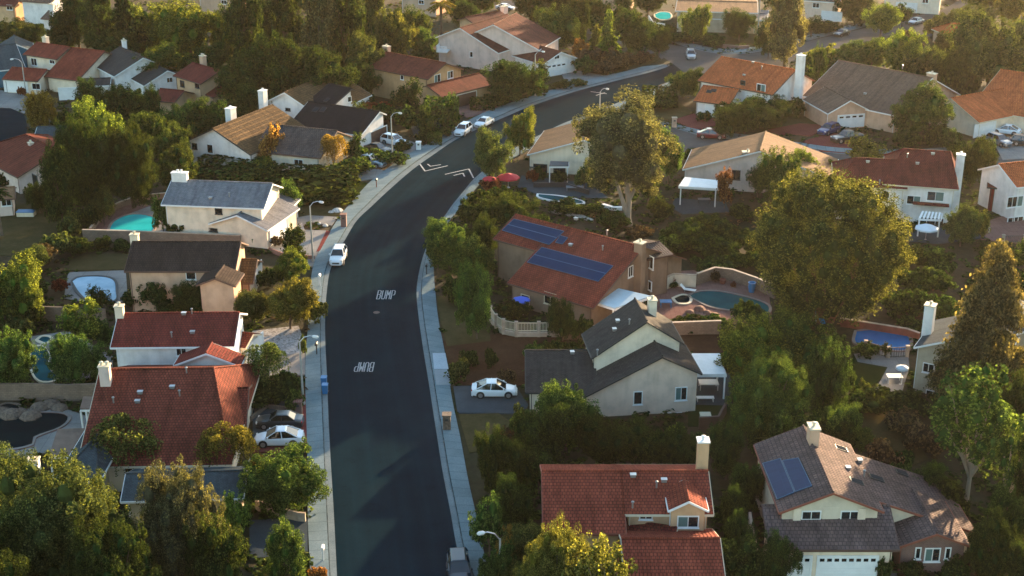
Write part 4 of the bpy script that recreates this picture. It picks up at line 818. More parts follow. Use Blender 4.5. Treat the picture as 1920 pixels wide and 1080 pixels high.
def proto(kind, leafkey, var):
    key = (kind, leafkey, var)
    if key in PROT: return PROT[key]
    gk = (kind, var)
    if gk not in PROT:
        tr = MB(); NC[0] = 0; ZS[0] = 1.0 if kind == 'palm' else .8 if kind in ('shrub', 'hedge') else .5
        if kind == 'round': V, cen = lobes_crown(26, 1500, .034, 'round', (.22, .40)); limbs(tr, cen, r0=.045)
        elif kind == 'big': V, cen = lobes_crown(90, 3400, .0185, 'round', (.15, .28), core=.42); limbs(tr, cen, r0=.045)
        elif kind == 'stone_pine': V, cen = lobes_crown(300, 1500, .0175, 'pine', (.12, .17), core=.40); [tr.tube([(0, 0, -.3), (cos(a)*.12, sin(a)*.12, -.02), (cos(a)*.36, sin(a)*.36, .25), (cos(a)*.6, sin(a)*.6, .6)], [.05, .042, .03, .01], 7) for a in (.3, 1.6, 2.8, 4.2, 5.4)]
        elif kind == 'loose': V, cen = lobes_crown(34, 500, .042, 'open', (.16, .28), core=0); limbs(tr, cen, r0=.03, k=14)
        elif kind == 'euc': V, cen = lobes_crown(36, 2000, .025, 'wild', (.20, .34), core=.5); limbs(tr, cen, base=(0, 0, -.02), fork=.12, r0=.035, k=14); tr.tube([(.10, 0, -.42), (.06, 0, -.3), (.07, 0, -.12), (0, 0, .14)], [.075, .058, .05, .036], 8); tr.tube([(.075, 0, -.3), (-.07, 0, -.1), (-.16, .05, .08), (-.3, .1, .4)], [.04, .034, .028, .012], 7); tr.tube([(.065, 0, -.12), (.18, -.05, .05), (.34, -.1, .35)], [.034, .026, .01], 6)
        elif kind == 'tall': V, cen = lobes_crown(26, 900, .038, 'tall', (.22, .36)); limbs(tr, cen, r0=.06)
        elif kind == 'small': V, cen = lobes_crown(13, 260, .075, 'round', (.28, .46)); limbs(tr, cen, r0=.05, k=5)
        elif kind == 'shrub': V, cen = lobes_crown(9, 200, .10, 'dome', (.30, .5)); 
        elif kind == 'hedge': V = hedgebox(1500, .13); cen = []
        elif kind == 'conifer': V = conifer(60000, .036, .20, 44, .66, .13); cen = []; tr.tube([(0, 0, -.06), (0, 0, .95)], [.05, .008], 7)
        elif kind == 'darkcon': V = conifer(15000, .075, .3, 18, .7, .3); cen = []; tr.tube([(0, 0, -.08), (0, 0, .9)], [.06, .01], 7)
        elif kind == 'weeping': V, cen = weeping(12, 34, .040); limbs(tr, cen, r0=.035)
        elif kind == 'palm':
            Vs = []
            for i in range(34):
                a = i*2.4; el = rng.uniform(-.5, 1.1); L = rng.uniform(.75, 1.0); t = np.linspace(.08, 1, 26); rr = t*L*cos(el*.8); zz = .62+t*L*.45*sin(el)-t*t*.34
                c = np.stack([cos(a)*rr, sin(a)*rr, zz], 1); side = np.array([-sin(a), cos(a), -.35]); w_ = .15*(1-t*.75)
                for sg in (-1, 1):
                    cc = c+side*np.array([sg, sg, 1])*w_[:, None]*.5; Vs.append(quads(cc, np.tile([0, 0, 1.], (26, 1))+rng.normal(size=(26, 3))*.3, np.full(26, .07), 2.6))
            V = np.concatenate(Vs); cen = []; tr.tube([(0, 0, -2.2), (.02, 0, -.8), (0, 0, .6)], [.10, .075, .09], 8)
        elif kind == 'bare':                   # open crown high over pale forked stems
            V, cen = lobes_crown(40, 330, .045, 'open', (.16, .27), core=.4); cen = [c for c in cen if c[2] > .3][:12]
            tr.tube([(0, 0, -.62), (0, 0, -.25)], [.045, .036], 8)
            for p in cen: tr.tube([(0, 0, -.28), (p[0]*.35, p[1]*.3, .0), (p[0]*.8, p[1]*.8, p[2]*.8), tuple(p)], [.027, .022, .012, .004], 6)
        PROT[gk] = (V, tr, NC[0])
    V, tr, nc = PROT[gk]
    bark = BARKP if kind in ('euc', 'bare', 'loose') else BARKR if kind in ('stone_pine', 'conifer') else BARK
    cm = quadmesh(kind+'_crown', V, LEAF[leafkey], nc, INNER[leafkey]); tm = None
    if tr.f: tm = bpy.data.meshes.new(kind+'_trunk'); tm.from_pydata(tr.v, [], tr.f); tm.materials.append(bark)
    PROT[key] = (cm, tm); return PROT[key]
NAME = dict(round='broadleaf_tree', big='large_broadleaf_tree', stone_pine='stone_pine', loose='open_crowned_tree', euc='eucalyptus_tree', tall='tall_tree', small='small_tree', shrub='shrub', hedge='hedge', conifer='conifer_tree', darkcon='dark_conifer_tree', weeping='weeping_tree', palm='palm_tree', bare='pale_stemmed_tree')
ADJ = dict(dark='dark green', mid='green', bright='bright green', olive='olive green', grey='grey olive', gold='golden', rust='rusty orange', brown='brownish', pine='deep green', yellow='yellow green', dry='dry brown', redl='red leaved')
NOUN = dict(round='round tree', big='large dense tree', stone_pine='dome crowned pine', loose='loose airy tree', euc='eucalyptus', tall='tall tree', small='small tree', shrub='bush', hedge='hedge', conifer='tall conifer', darkcon='conifer', weeping='weeping tree', palm='palm', bare='pale stemmed tree')
ORD = ['', 'first', 'second', 'third', 'fourth', 'fifth', 'sixth', 'seventh', 'eighth', 'ninth', 'tenth', 'eleventh', 'twelfth', 'thirteenth', 'fourteenth', 'fifteenth', 'sixteenth', 'seventeenth', 'eighteenth', 'nineteenth', 'twentieth']
def plant(kind, col, px, pt, pb, wpx, label, group=None, cat=None, yaw=None, depth_m=None, trunk_h=None):
    """px column, pt row of the top, pb row of the foot, wpx crown width in pixels"""
    p = P(px, pb); k = depth(p)/F; rad = wpx*k/2
    cp = P(px, pb); zt = z_at(cp, pt)
    # the near side of a wide crown reaches lower; keep total height sensible
    hgt = max(.4, zt); var = random.randrange(3) if kind in ('round', 'shrub', 'small', 'tall', 'loose') else random.randrange(2) if kind in ('big', 'weeping', 'bare', 'conifer', 'darkcon', 'hedge') else 0
    cm, tm = proto(kind, col, var); nm = NAME[kind]
    lift = {'round': .10, 'big': .06, 'stone_pine': .07, 'loose': .12, 'euc': .28, 'tall': .06, 'small': .16, 'conifer': .03, 'darkcon': .03, 'weeping': .06, 'palm': .62, 'bare': .36}.get(kind, 0)
    if trunk_h is not None: lift = trunk_h
    z0 = hgt*lift; ch = hgt-z0; cat = cat or ('hedge' if kind == 'hedge' else 'bush' if kind == 'shrub' else 'tree')
    if kind in ('shrub', 'hedge'):
        o = link(nm, cm, None, (cp.x, cp.y, -.02)); o.scale = (rad, rad if depth_m is None else depth_m/2, hgt); o.rotation_euler[2] = (random.uniform(0, 6) if kind == 'shrub' else 0) if yaw is None else R(yaw); tag(o, label, cat, group); return o
    e = link(nm, None, None, (cp.x, cp.y, 0)); tag(e, label, cat, group); e.rotation_euler[2] = random.uniform(0, 6.28) if yaw is None else R(yaw)
    c = link('crown', cm, e, (0, 0, z0)); c.scale = (rad, rad, ch)
    if kind == 'palm': c.scale = (rad, rad, rad)
    if tm:
        t = link('trunk', tm, e, (0, 0, z0)); t.scale = c.scale
        if kind == 'palm': t.location[2] = c.location[2] = hgt-rad
    return e
def veg(phrase, items, group=None):
    """items: (kind, colour, px, top, base, width[, own label]); labels count same-looking neighbours from the left"""
    items = sorted(items, key=lambda t: t[2]); cnt = {}; seen = {}
    for it in items: cnt[it[:2]] = cnt.get(it[:2], 0)+1
    for it in items:
        k = it[:2]; seen[k] = seen.get(k, 0)+1; base = f"{ADJ[it[1]]} {NOUN[it[0]]}"
        if len(it) > 6: lab = it[6]
        elif cnt[k] == 1: lab = f"{base} {phrase}"
        else: lab = f"{base} {phrase}, {ORD[seen[k]]} from left"
        g = None if cnt[k] == 1 and len(items) == 1 else (group or ('bushes ' if it[0] in ('shrub', 'hedge') else 'trees ')+phrase)
        plant(*it[:6], lab, g)
# bottom left
veg('at the bottom left below the slate roof', [
 ('big','olive',120,858,1150,290,'huge sunlit olive tree filling the bottom left corner'),('big','olive',-10,850,1080,190,'big olive tree cut off by the left edge at the bottom'),
 ('big','dark',10,1000,1260,230,'darkest lowest tree in the bottom left corner'),('big','grey',345,868,1130,185,'grey olive tree crossing the slate roof'),
 ('big','dark',230,980,1240,200,'dark shaded tree below the gap between two olive trees at bottom left'),('round','dark',420,960,1160,130,'shaded dark tree beside the green one at the driveway'),
 ('small','bright',445,918,1020,62,'small bright green tree left of the bottom driveway'),('tall','mid',540,985,1110,105,'upright green tree on the pavement edge at the bottom'),
 ('shrub','rust',598,1060,1090,40,'rusty bush under the tree at the bottom of the left pavement')])
veg('between the two white cars and the slate roof', [
 ('round','mid',538,836,966,150,'green tree with yellow tips hanging over the left pavement'),('shrub','gold',490,850,900,50),('small','mid',490,870,960,70),
 ('weeping','olive',243,778,900,145,'olive weeping tree against the big red brown tile roof'),('weeping','yellow',430,790,905,115,'thin yellow weeping tree at the right corner of the big tile roof')])
# left yards
veg('beside the narrow blue pool', [('round','mid',148,608,725,120,'round green tree with bright top right of the narrow blue pool'),('round','mid',25,620,735,105,'round green tree left of the narrow blue pool'),
 ('small','bright',160,566,650,80),('shrub','olive',35,590,630,60),('small','dark',190,600,650,60),('shrub','dark',190,700,725,60)])
veg('at the left edge above the pools', [('round','bright',30,475,610,130,'sunny yellow green tree at the left edge below the palm'),('round','olive',62,456,515,78,'small olive tree behind the sunny one at the left edge'),
 ('palm','dark',8,350,470,60,'dark palm at the left edge'),('small','mid',12,540,620,80),('shrub','dark',70,520,560,70),('shrub','redl',115,520,548,34),('shrub','dark',60,560,610,70)])
veg('in front of the brown roofed house', [('small','dark',294,520,585,56),('round','dark',365,523,595,76),('small','dark',456,545,600,50),('shrub','dark',320,560,590,60),
 ('round','olive',478,535,610,80),('round','yellow',545,520,618,110,'yellow tipped tree overhanging the pavement above the gravel yard'),('shrub','yellow',590,556,606,50),('small','dark',185,538,585,50),('shrub','dark',252,540,580,40)])
veg('on the gravel yard beside the white wall', [('weeping','olive',498,640,740,95,'loose olive brown tree on the white gravel yard'),('shrub','dark',540,690,742,60),('shrub','dark',500,715,755,110),('shrub','mid',558,730,772,46),
 ('shrub','olive',568,628,664,18)])
veg('near the tall left street lamp', [('small','dark',558,425,500,58,'small dark conifer like tree left of the tall street lamp'),('round','bright',550,468,535,68,'bright green round tree below the small dark one by the lamp'),
 ('shrub','dark',505,500,540,60),('shrub','dry',520,440,462,30),('shrub','dark',340,400,444,60),('small','mid',307,372,440,42,'slim green tree at the right end of the teal pool')])
veg('on the green bank above the cream house', [('shrub','mid',x,y-26,y+8,58) for x, y in ((560,345),(600,335),(640,330),(675,318),(690,300))]+[('small','mid',548,335,405,60),('hedge','dark',590,330,362,150),('hedge','dark',470,318,345,90),('shrub','dark',520,355,385,60),
 ('shrub','dark',600,355,380,90),('shrub','dark',650,350,372,50),('shrub','bright',495,292,330,44)])
veg('by the shake roofed house', [('weeping','gold',626,245,322,62,'golden weeping tree in front of the grey wing'),('small','rust',510,235,312,60,'rusty tree beside the shake roof'),('shrub','mid',455,300,330,60),('shrub','mid',490,290,318,52),
 ('small','dark',665,250,300,50),('shrub','dark',735,282,310,60),('shrub','dark',530,215,236,60),('shrub','dark',575,222,244,50),('hedge','dark',425,306,330,110)])
veg('left of the teal pool', [('big','dark',250,232,392,116,'large dark tree mass directly above the teal pool'),('big','dark',166,205,404,118,'tallest dark tree left of the teal pool'),('round','mid',334,272,362,88,'green round tree behind the pale grey roof'),
 ('tall','dark',120,270,430,80),('round','olive',196,350,424,50),('round','bright',195,182,330,95,'yellow topped tree rising above the dark trees over the pool'),('shrub','olive',130,400,450,60),('shrub','olive',110,430,480,60),('shrub','dark',165,380,430,50),
 ('round','dark',75,330,400,60),('shrub','dark',150,440,480,50),('shrub','dry',90,460,500,60),('shrub','dark',195,440,466,34),('shrub','dark',150,448,470,40),('shrub','dark',230,446,470,40)])
veg('between the far left houses', [('round','gold',76,160,246,64,'golden tree beside the blue court'),('round','dark',190,140,250,80),('round','dark',250,150,245,95),('round','mid',295,195,300,90),('round','mid',350,175,270,95),('tall','dark',290,160,250,50),
 ('round','dark',400,190,280,90),('round','mid',330,235,320,80),('round','dark',430,180,250,80),('shrub','dark',118,205,240,40),('round','dark',265,215,300,70),('shrub','dark',455,190,228,50),('small','mid',222,130,170,30),('shrub','redl',41,160,182,16),('shrub','dark',22,320,345,60),('shrub','olive',95,300,345,50)])
# big dark wood at the top left
veg('in the wood at the top left', [('round','bright',280,5,110,110,'brightest yellow green tree in the wood at the top left'),('round','bright',360,-2,120,130,'wide bright green tree beside the brightest one at the top left'),('round','bright',430,10,120,80),
 ('tall','dark',150,-15,95,90),('tall','dark',190,-30,110,90),('round','olive',25,35,85,80),('round','dark',60,45,90,60),('darkcon','dark',245,-40,120,100),('tall','dark',120,20,100,70),('round','dark',210,60,135,100),('round','mid',300,75,165,110),('round','dark',380,80,160,110),
 ('round','mid',250,60,120,80),('tall','dark',470,-30,150,110),('tall','olive',520,-40,120,90),('round','dark',455,90,210,110),('round','dark',510,60,200,120),('round','dark',560,70,210,130),('tall','dark',545,-30,150,110),('tall','brown',600,-35,160,110),('tall','dark',650,-45,150,110),
 ('round','dark',620,90,210,120),('round','olive',690,60,170,90),('round','dark',480,150,235,80),('tall','olive',700,-30,120,90),('round','olive',640,40,140,90),('shrub','mid',640,150,190,60),('shrub','olive',668,155,190,50),('round','dark',720,10,110,70)],
 'trees in the wood at the top left')
veg('behind the red roofed tan house', [('round','yellow',745,25,115,70),('round','mid',780,10,100,70),('palm','gold',828,-5,70,60,'sunlit golden palm at the top edge'),('round','dark',870,-5,60,60),('round','mid',800,50,110,50),('shrub','olive',790,85,110,60),('round','yellow',865,-20,30,50),('round','dark',690,120,190,60),('shrub','dark',800,88,112,50)])
veg('at the tan house by the bend', [('small','dark',768,148,215,66,'dark round tree in front of the tan house'),('small','mid',840,176,235,50),('hedge','dark',828,190,240,62),('shrub','dark',930,178,198,60),('hedge','dark',905,187,203,44),('shrub','dark',760,200,245,60),('small','dark',795,200,258,50),
 ('shrub','dark',720,190,230,60),('shrub','redl',700,190,222,90),('shrub','dark',680,170,205,50),('small','dark',680,190,250,60),('shrub','dark',760,262,284,44),('shrub','dark',800,240,268,40),('shrub','dark',828,236,258,36),('hedge','dark',815,250,270,26)])
veg('in front of the pink house', [('round','dark',965,100,190,118,'wide dark tree in front of the pink house'),('small','olive',1012,112,172,50),('shrub','dark',1060,150,168,40),('shrub','olive',1080,146,162,40),('shrub','dark',1010,158,180,50),('shrub','dark',900,150,180,30)])
veg('above the road bend at the top', [('round','mid',1040,10,95,100,'green tree left of the pair of bright cones'),('tall','dark',1085,-10,90,50),('darkcon','bright',1140,18,108,52,'bright sunlit cone tree near the far bend'),('darkcon','yellow',1118,45,100,40,'shorter yellow cone tree by the far bend'),
 ('round','dark',1195,12,112,92,'dark dense tree at the inside of the far corner'),('round','dark',1235,50,110,46),('shrub','olive',1225,46,85,60),('shrub','dry',1110,85,128,60),('shrub','dry',1150,90,132,60),('shrub','rust',1090,72,110,44),('shrub','dry',1180,100,128,60),('shrub','dark',1090,105,140,60),('shrub','dry',1130,110,142,60),('shrub','dry',1210,96,118,50),
 ('tall','dark',1000,-20,40,50),('tall','dark',1170,-25,40,60),('round','dark',1120,-15,50,70),('tall','brown',1082,-30,80,30)])
veg('around the flat roofed house at the top', [('round','bright',1300,0,82,60,'bright tree in front of the flat roofed house'),('shrub','dark',1255,48,70,50),('round','dark',1385,15,78,70),('tall','brown',1470,-15,125,100,'tall brown green tree right of the tall pole'),('shrub','dark',1340,62,86,60),('shrub','dark',1280,60,80,70),('round','dark',1440,30,110,50),
 ('round','dark',1590,-20,40,60),('round','bright',1650,0,70,80,'bright airy tree above the far street'),('small','dark',1520,30,70,60),('shrub','dark',1560,40,62,60),('small','dark',1690,10,50,40),('round','olive',1790,5,60,60),('round','bright',1830,-30,20,80),('round','yellow',1890,-25,50,70),('round','olive',1740,-25,5,60)])
veg('in the row behind the taupe roof', [('round','bright',1690,52,150,88,'bright round tree in the row behind the taupe roof'),('shrub','yellow',1545,80,130,80),('round','mid',1590,75,140,70),('round','mid',1630,70,142,60),('round','olive',1740,85,160,60),('round','dark',1770,95,170,70),('round','olive',1850,12,175,150,'huge olive tree at the top right'),
 ('round','olive',1930,0,140,130),('round','dark',1800,90,180,70),('tall','dark',1530,85,180,40),('shrub','olive',1750,30,70,40),('shrub','mid',1510,100,150,40),('round','dark',1720,100,160,60)])
veg('beside the orange roof with the white end chimney', [('round','mid',1282,120,185,68,'grey green tree above the court entrance'),('hedge','dark',1236,168,196,60),('shrub','dark',1235,175,205,60),('round','dark',1395,180,250,110),('round','dark',1440,180,240,90),('shrub','dark',1480,180,220,60),('round','dark',1360,190,260,60),('shrub','dark',1520,185,215,50),('shrub','dark',1320,206,228,30)])
veg('in front of the taupe roofed house', [('round','mid',1728,158,262,118,'green tree hiding the corner of the taupe roofed house'),('small','dark',1690,190,262,60),('shrub','dark',1760,235,280,60),('shrub','dark',1700,240,275,60),('small','yellow',1615,258,312,80,'yellow green bush by the court before the taupe house'),('round','dark',1820,255,350,80),('shrub','dark',1785,240,285,60),('small','dark',1850,262,320,36)])
# middle
veg('right of the road below the bend', [('round','bright',975,196,292,66,'bright yellow green upright tree right of the parked white cars'),('round','olive',925,240,345,86,'olive round tree at the chevron road marking'),('shrub','redl',920,330,360,44),('shrub','dark',905,350,400,60),('shrub','dark',940,345,385,50),
 ('round','mid',972,355,420,84),('shrub','mid',940,380,420,60),('shrub','dark',880,375,420,50),('shrub','dark',1010,400,430,50),('small','dark',915,370,420,50)])
veg('on the pavement corner above the brown lawn', [('round','mid',842,404,494,92,'large green tree covering the right pavement'),('round','mid',880,442,536,92,'green tree between the pavement tree and the brown lawn'),('round','mid',894,487,636,78,'tall dark green tree standing on the brown lawn'),('small','bright',830,430,500,54),('round','dark',905,400,500,60),('small','mid',820,448,512,44),('shrub','dark',860,520,570,60)])
plant('euc','grey',1172,184,425,218,'big grey olive eucalyptus with a forked pale trunk in the middle of the photo', yaw=40)
veg('around the big eucalyptus', [('round','mid',1252,232,345,62,'green tree at the right side of the big eucalyptus'),('shrub','dark',1300,275,305,40),('small','dark',1215,320,385,50),('shrub','olive',1110,310,350,40),('shrub','dark',1150,395,425,60),('shrub','dark',1060,375,400,70),('shrub','dark',1110,380,402,50),('shrub','dark',1230,370,410,60),('small','olive',1095,300,360,40),('shrub','dark',1010,310,338,30),('shrub','redl',1000,316,340,30),('shrub','dark',1050,318,345,34)])
veg('beside the square chimney of the tan roof', [('round','mid',1460,275,395,90,'green tree right of the square chimney'),('round','bright',1500,272,350,60),('small','redl',1358,318,392,38),('round','dark',1420,300,370,50),('small','dark',1560,295,345,36),('shrub','dark',1390,380,410,60)])
plant('stone_pine','pine',1545,326,600,304,'enormous dome crowned pine right of centre')
veg('on the slope left of the enormous pine', [('shrub','dark',1280,410,455,80),('shrub','dark',1330,400,445,90),('shrub','dark',1380,420,460,80),('shrub','dark',1310,440,480,100),('shrub','dark',1360,450,490,90),('shrub','dark',1400,470,505,70),('shrub','dark',1340,478,508,80),('shrub','dark',1250,440,475,70),('shrub','dark',1230,460,490,40),('shrub','dark',1420,440,480,60),('shrub','dry',1200,420,448,50)])
veg('on the bank below the white umbrella', [('round','olive',1800,385,462,70),('small','yellow',1838,395,455,40,'small yellow tree right of the white umbrella'),('shrub','dark',1700,455,500,80),('shrub','dark',1760,465,510,90),('shrub','dark',1730,500,550,100),('shrub','dark',1690,540,590,90),('shrub','dark',1750,545,600,90),('shrub','dark',1880,460,500,80),('shrub','dark',1900,500,560,80),('round','mid',1940,430,520,70),('shrub','dark',1700,590,615,60),('small','dark',1710,418,440,16)])
plant('conifer','brown',1835,462,760,214,'tall brownish conifer at the right side of the photo')
veg('around the beige slate roofed house', [('bare','mid',1812,690,940,210,'tall pale stemmed green tree below the brownish conifer'),('shrub','mid',1770,650,740,50),('shrub','dark',1640,728,770,100),('shrub','dark',1700,735,780,100),('shrub','dark',1600,735,775,60),('shrub','dark',1590,690,740,40),('small','dark',1660,640,672,20),('shrub','dark',1622,640,668,50),('shrub','olive',1618,710,745,26),('round','dark',1900,700,830,80),('round','mid',1940,680,800,70)])
veg('right of the greige house', [('round','bright',1420,600,742,150,'tall yellow green tree right of the white patio cover'),('round','mid',1505,585,730,160,'green tree with a sunlit crown below the enormous pine'),('big','mid',1440,668,850,170,'lowest green tree right of the greige house wall'),('round','dark',1540,640,800,90),('round','mid',1560,740,850,90),('round','dark',1480,740,880,110),('small','yellow',1380,590,690,76,'yellow leafed branch like tree above the white patio cover')])
veg('below the greige house wall', [('round','mid',1060,702,850,130,'tree with a bright yellow top against the greige house'),('round','dark',1010,740,880,110),('round','dark',1130,770,880,110),('round','dark',1190,790,880,90),('round','dark',1250,800,880,90),('round','dark',960,800,930,90),('round','dark',920,800,930,70),('shrub','olive',985,760,830,60),
 ('round','dark',1360,790,900,80),('shrub','bright',1268,790,830,30),('round','dark',1290,810,890,60),('small','dark',1010,850,930,60),('shrub','dry',950,800,840,50),('round','dark',1395,850,960,80)])
veg('at the clay tile roof by the right pavement', [('small','mid',918,925,1050,72,'drooping green tree on the right pavement edge'),('round','dark',968,880,1010,84),('round','olive',985,965,1090,95),('big','yellow',1045,985,1180,150,'yellow tipped tree at the bottom centre beside the lamp'),('loose','yellow',1130,995,1200,170,'loose pale yellow tree over the clay tile roof'),('round','gold',960,990,1080,60),('round','olive',1010,1040,1150,110),('round','dark',940,1020,1130,80),
 ('small','dark',1380,1010,1110,90),('round','dark',1372,900,1010,56),('round','dark',1380,960,1060,60)])
veg('on the hillside above the mauve roof', [('round','dark',1560,790,870,80),('round','mid',1600,800,850,70),('shrub','dry',1650,820,880,80),('shrub','dry',1690,770,820,90),('shrub','dry',1740,790,850,90),('round','dark',1730,860,950,80),('shrub','dark',1680,850,890,80),('shrub','dark',1780,900,970,90),('bare','mid',1880,780,990,120,'second pale stemmed tree at the right edge'),('round','dark',1880,900,1050,90),('round','dark',1850,960,1110,90),('round','dark',1920,840,1000,80),('round','dark',1910,1000,1120,70),
 ('shrub','dark',1850,1010,1070,70),('shrub','dark',1740,950,1000,40),('small','dark',1679,972,1010,38,'trimmed dark round bush between the garage and the brick bay')])
veg('at the garage doors of the mauve roof', [('round','dark',1455,1000,1110,80),('shrub','dark',1655,1040,1090,36),('shrub','dark',1700,1050,1085,60),('shrub','dark',1790,1048,1085,60),('shrub','dark',1405,1030,1110,60)])
veg('inside the curved picket fence', [('round','dark',1055,558,640,60),('shrub','dark',1090,590,640,50),('shrub','dark',965,560,600,60),('shrub','dark',1075,560,600,40),('shrub','dark',1400,560,610,60),('shrub','dark',1340,592,612,60),('shrub','dark',1290,592,610,60),('shrub','dry',1095,540,580,50),('shrub','mid',1000,640,672,40),('shrub','dark',1035,636,665,44),('shrub','dark',1070,640,660,36),('shrub','dark',920,650,690,30),('shrub','dry',950,690,716,34),('shrub','olive',860,670,716,44),('shrub','dark',880,655,690,44)])
veg('round the pool beside the solar roof', [('shrub','dark',1236,525,545,22),('shrub','dark',1260,525,540,22),('shrub','dry',1340,505,528,22),('shrub','redl',1375,528,540,14),('small','redl',1262,512,536,20)])
veg('along the top edge of the photo', [('round','dark',x,-24,30,70) for x in (560,640,900,990,1050,1215,1460)]+[('shrub','olive',1070,18,46,60),('shrub','dark',1150,20,50,60),('shrub','dry',1200,30,60,60),('shrub','dark',1110,30,60,60),('round','olive',1610,-10,40,60),('round','dark',1860,-30,20,70),('shrub','dark',1440,60,90,50),('shrub','dark',1620,20,50,50),('shrub','dark',1760,30,60,50),('round','olive',1840,10,60,60)])
veg('between the far street and the orange roofs', [('shrub','dark',1510,120,170,60),('shrub','dark',1560,110,150,70),('round','dark',1770,60,120,60),('shrub','dry',1700,55,80,40),('shrub','dark',1800,120,190,80),('round','mid',1900,60,140,90),('shrub','mid',1450,262,300,50)])
# ---------------- vehicles
def paint(name, c, metal=.0, rough=.3):
    m, n, b = newmat(name); b.inputs['Base Color'].default_value = lin(c); b.inputs['Roughness'].default_value = rough; b.inputs['Metallic'].default_value = metal
    b.inputs['Coat Weight'].default_value = .6; b.inputs['Coat Roughness'].default_value = .08; return m
PAINT = dict(white=paint('white_car_paint', (.72,.73,.74)), silver=paint('silver_car_paint', (.40,.42,.44), .4), deep=paint('deep_blue_car_paint', (.012,.018,.026), .2), blue=paint('grey_blue_car_paint', (.22,.30,.36), .4), dark=paint('dark_car_paint', (.018,.024,.028), .2), black=paint('black_car_paint', (.008,.008,.009)),
 red=paint('dark_red_car_paint', (.12,.012,.014), .2), navy=paint('navy_car_paint', (.02,.03,.12), .2), pale=paint('pale_blue_car_paint', (.30,.42,.50), .3), grey=paint('grey_car_paint', (.16,.18,.20), .3))
m, n, b = newmat('car_glass'); b.inputs['Base Color'].default_value = (.008,.010,.012,1); b.inputs['Roughness'].default_value = .04; b.inputs['Specular IOR Level'].default_value = 1.0; CGLASS = m
TYRE = plain('tyre_rubber', (.012,.012,.012), .9, var=0); RIM = plain('wheel_rim', (.30,.30,.31), .35, .7, var=0)
m, n, b = newmat('headlight_lens'); b.inputs['Base Color'].default_value = (.6,.6,.58,1); b.inputs['Roughness'].default_value = .1; HL = m
m, n, b = newmat('tail_lens'); b.inputs['Base Color'].default_value = (.30,.01,.01,1); b.inputs['Roughness'].default_value = .15; TL = m
# profile: (x, half width at belt, deck height) rear -> front ; cabin: rear base, rear roof, front roof, front base, roof z, belt z
SPEC = dict(
 sedan=dict(L=4.7, W=1.82, deck=[(-2.35,.62,.62),(-2.28,.80,.92),(-1.9,.86,1.00),(-1.3,.90,1.02),(.0,.91,.98),(.95,.90,.95),(1.6,.88,.88),(2.1,.80,.76),(2.35,.60,.60)], cab=(-1.75,-.95,.25,1.05,1.43,.97), wb=(-1.35,1.42), wr=.33),
 suv=dict(L=4.65, W=1.88, deck=[(-2.32,.70,.70),(-2.28,.84,1.08),(-2.0,.90,1.14),(-1.2,.93,1.13),(.0,.94,1.10),(.85,.93,1.08),(1.6,.90,1.02),(2.1,.83,.90),(2.32,.62,.68)], cab=(-2.22,-1.75,.25,1.05,1.68,1.10), wb=(-1.32,1.42), wr=.37),
 coupe=dict(L=4.75, W=1.90, deck=[(-2.37,.70,.74),(-2.3,.84,1.04),(-1.9,.90,1.06),(-1.2,.94,1.05),(.0,.94,1.02),(.9,.92,1.0),(1.6,.89,.90),(2.15,.80,.76),(2.37,.58,.60)], cab=(-2.05,-.75,.2,1.25,1.60,1.03), wb=(-1.42,1.45), wr=.37),
 truck=dict(L=5.6, W=1.98, deck=[(-2.8,.88,.98),(-2.76,.95,1.12),(-1.0,.96,1.12),(-.95,.96,1.14),(.0,.97,1.14),(1.0,.96,1.14),(1.9,.94,1.10),(2.55,.90,1.02),(2.8,.76,.78)], cab=(-1.0,-.85,.45,1.15,1.85,1.14), wb=(-1.75,1.80), wr=.41))
CARM = {}
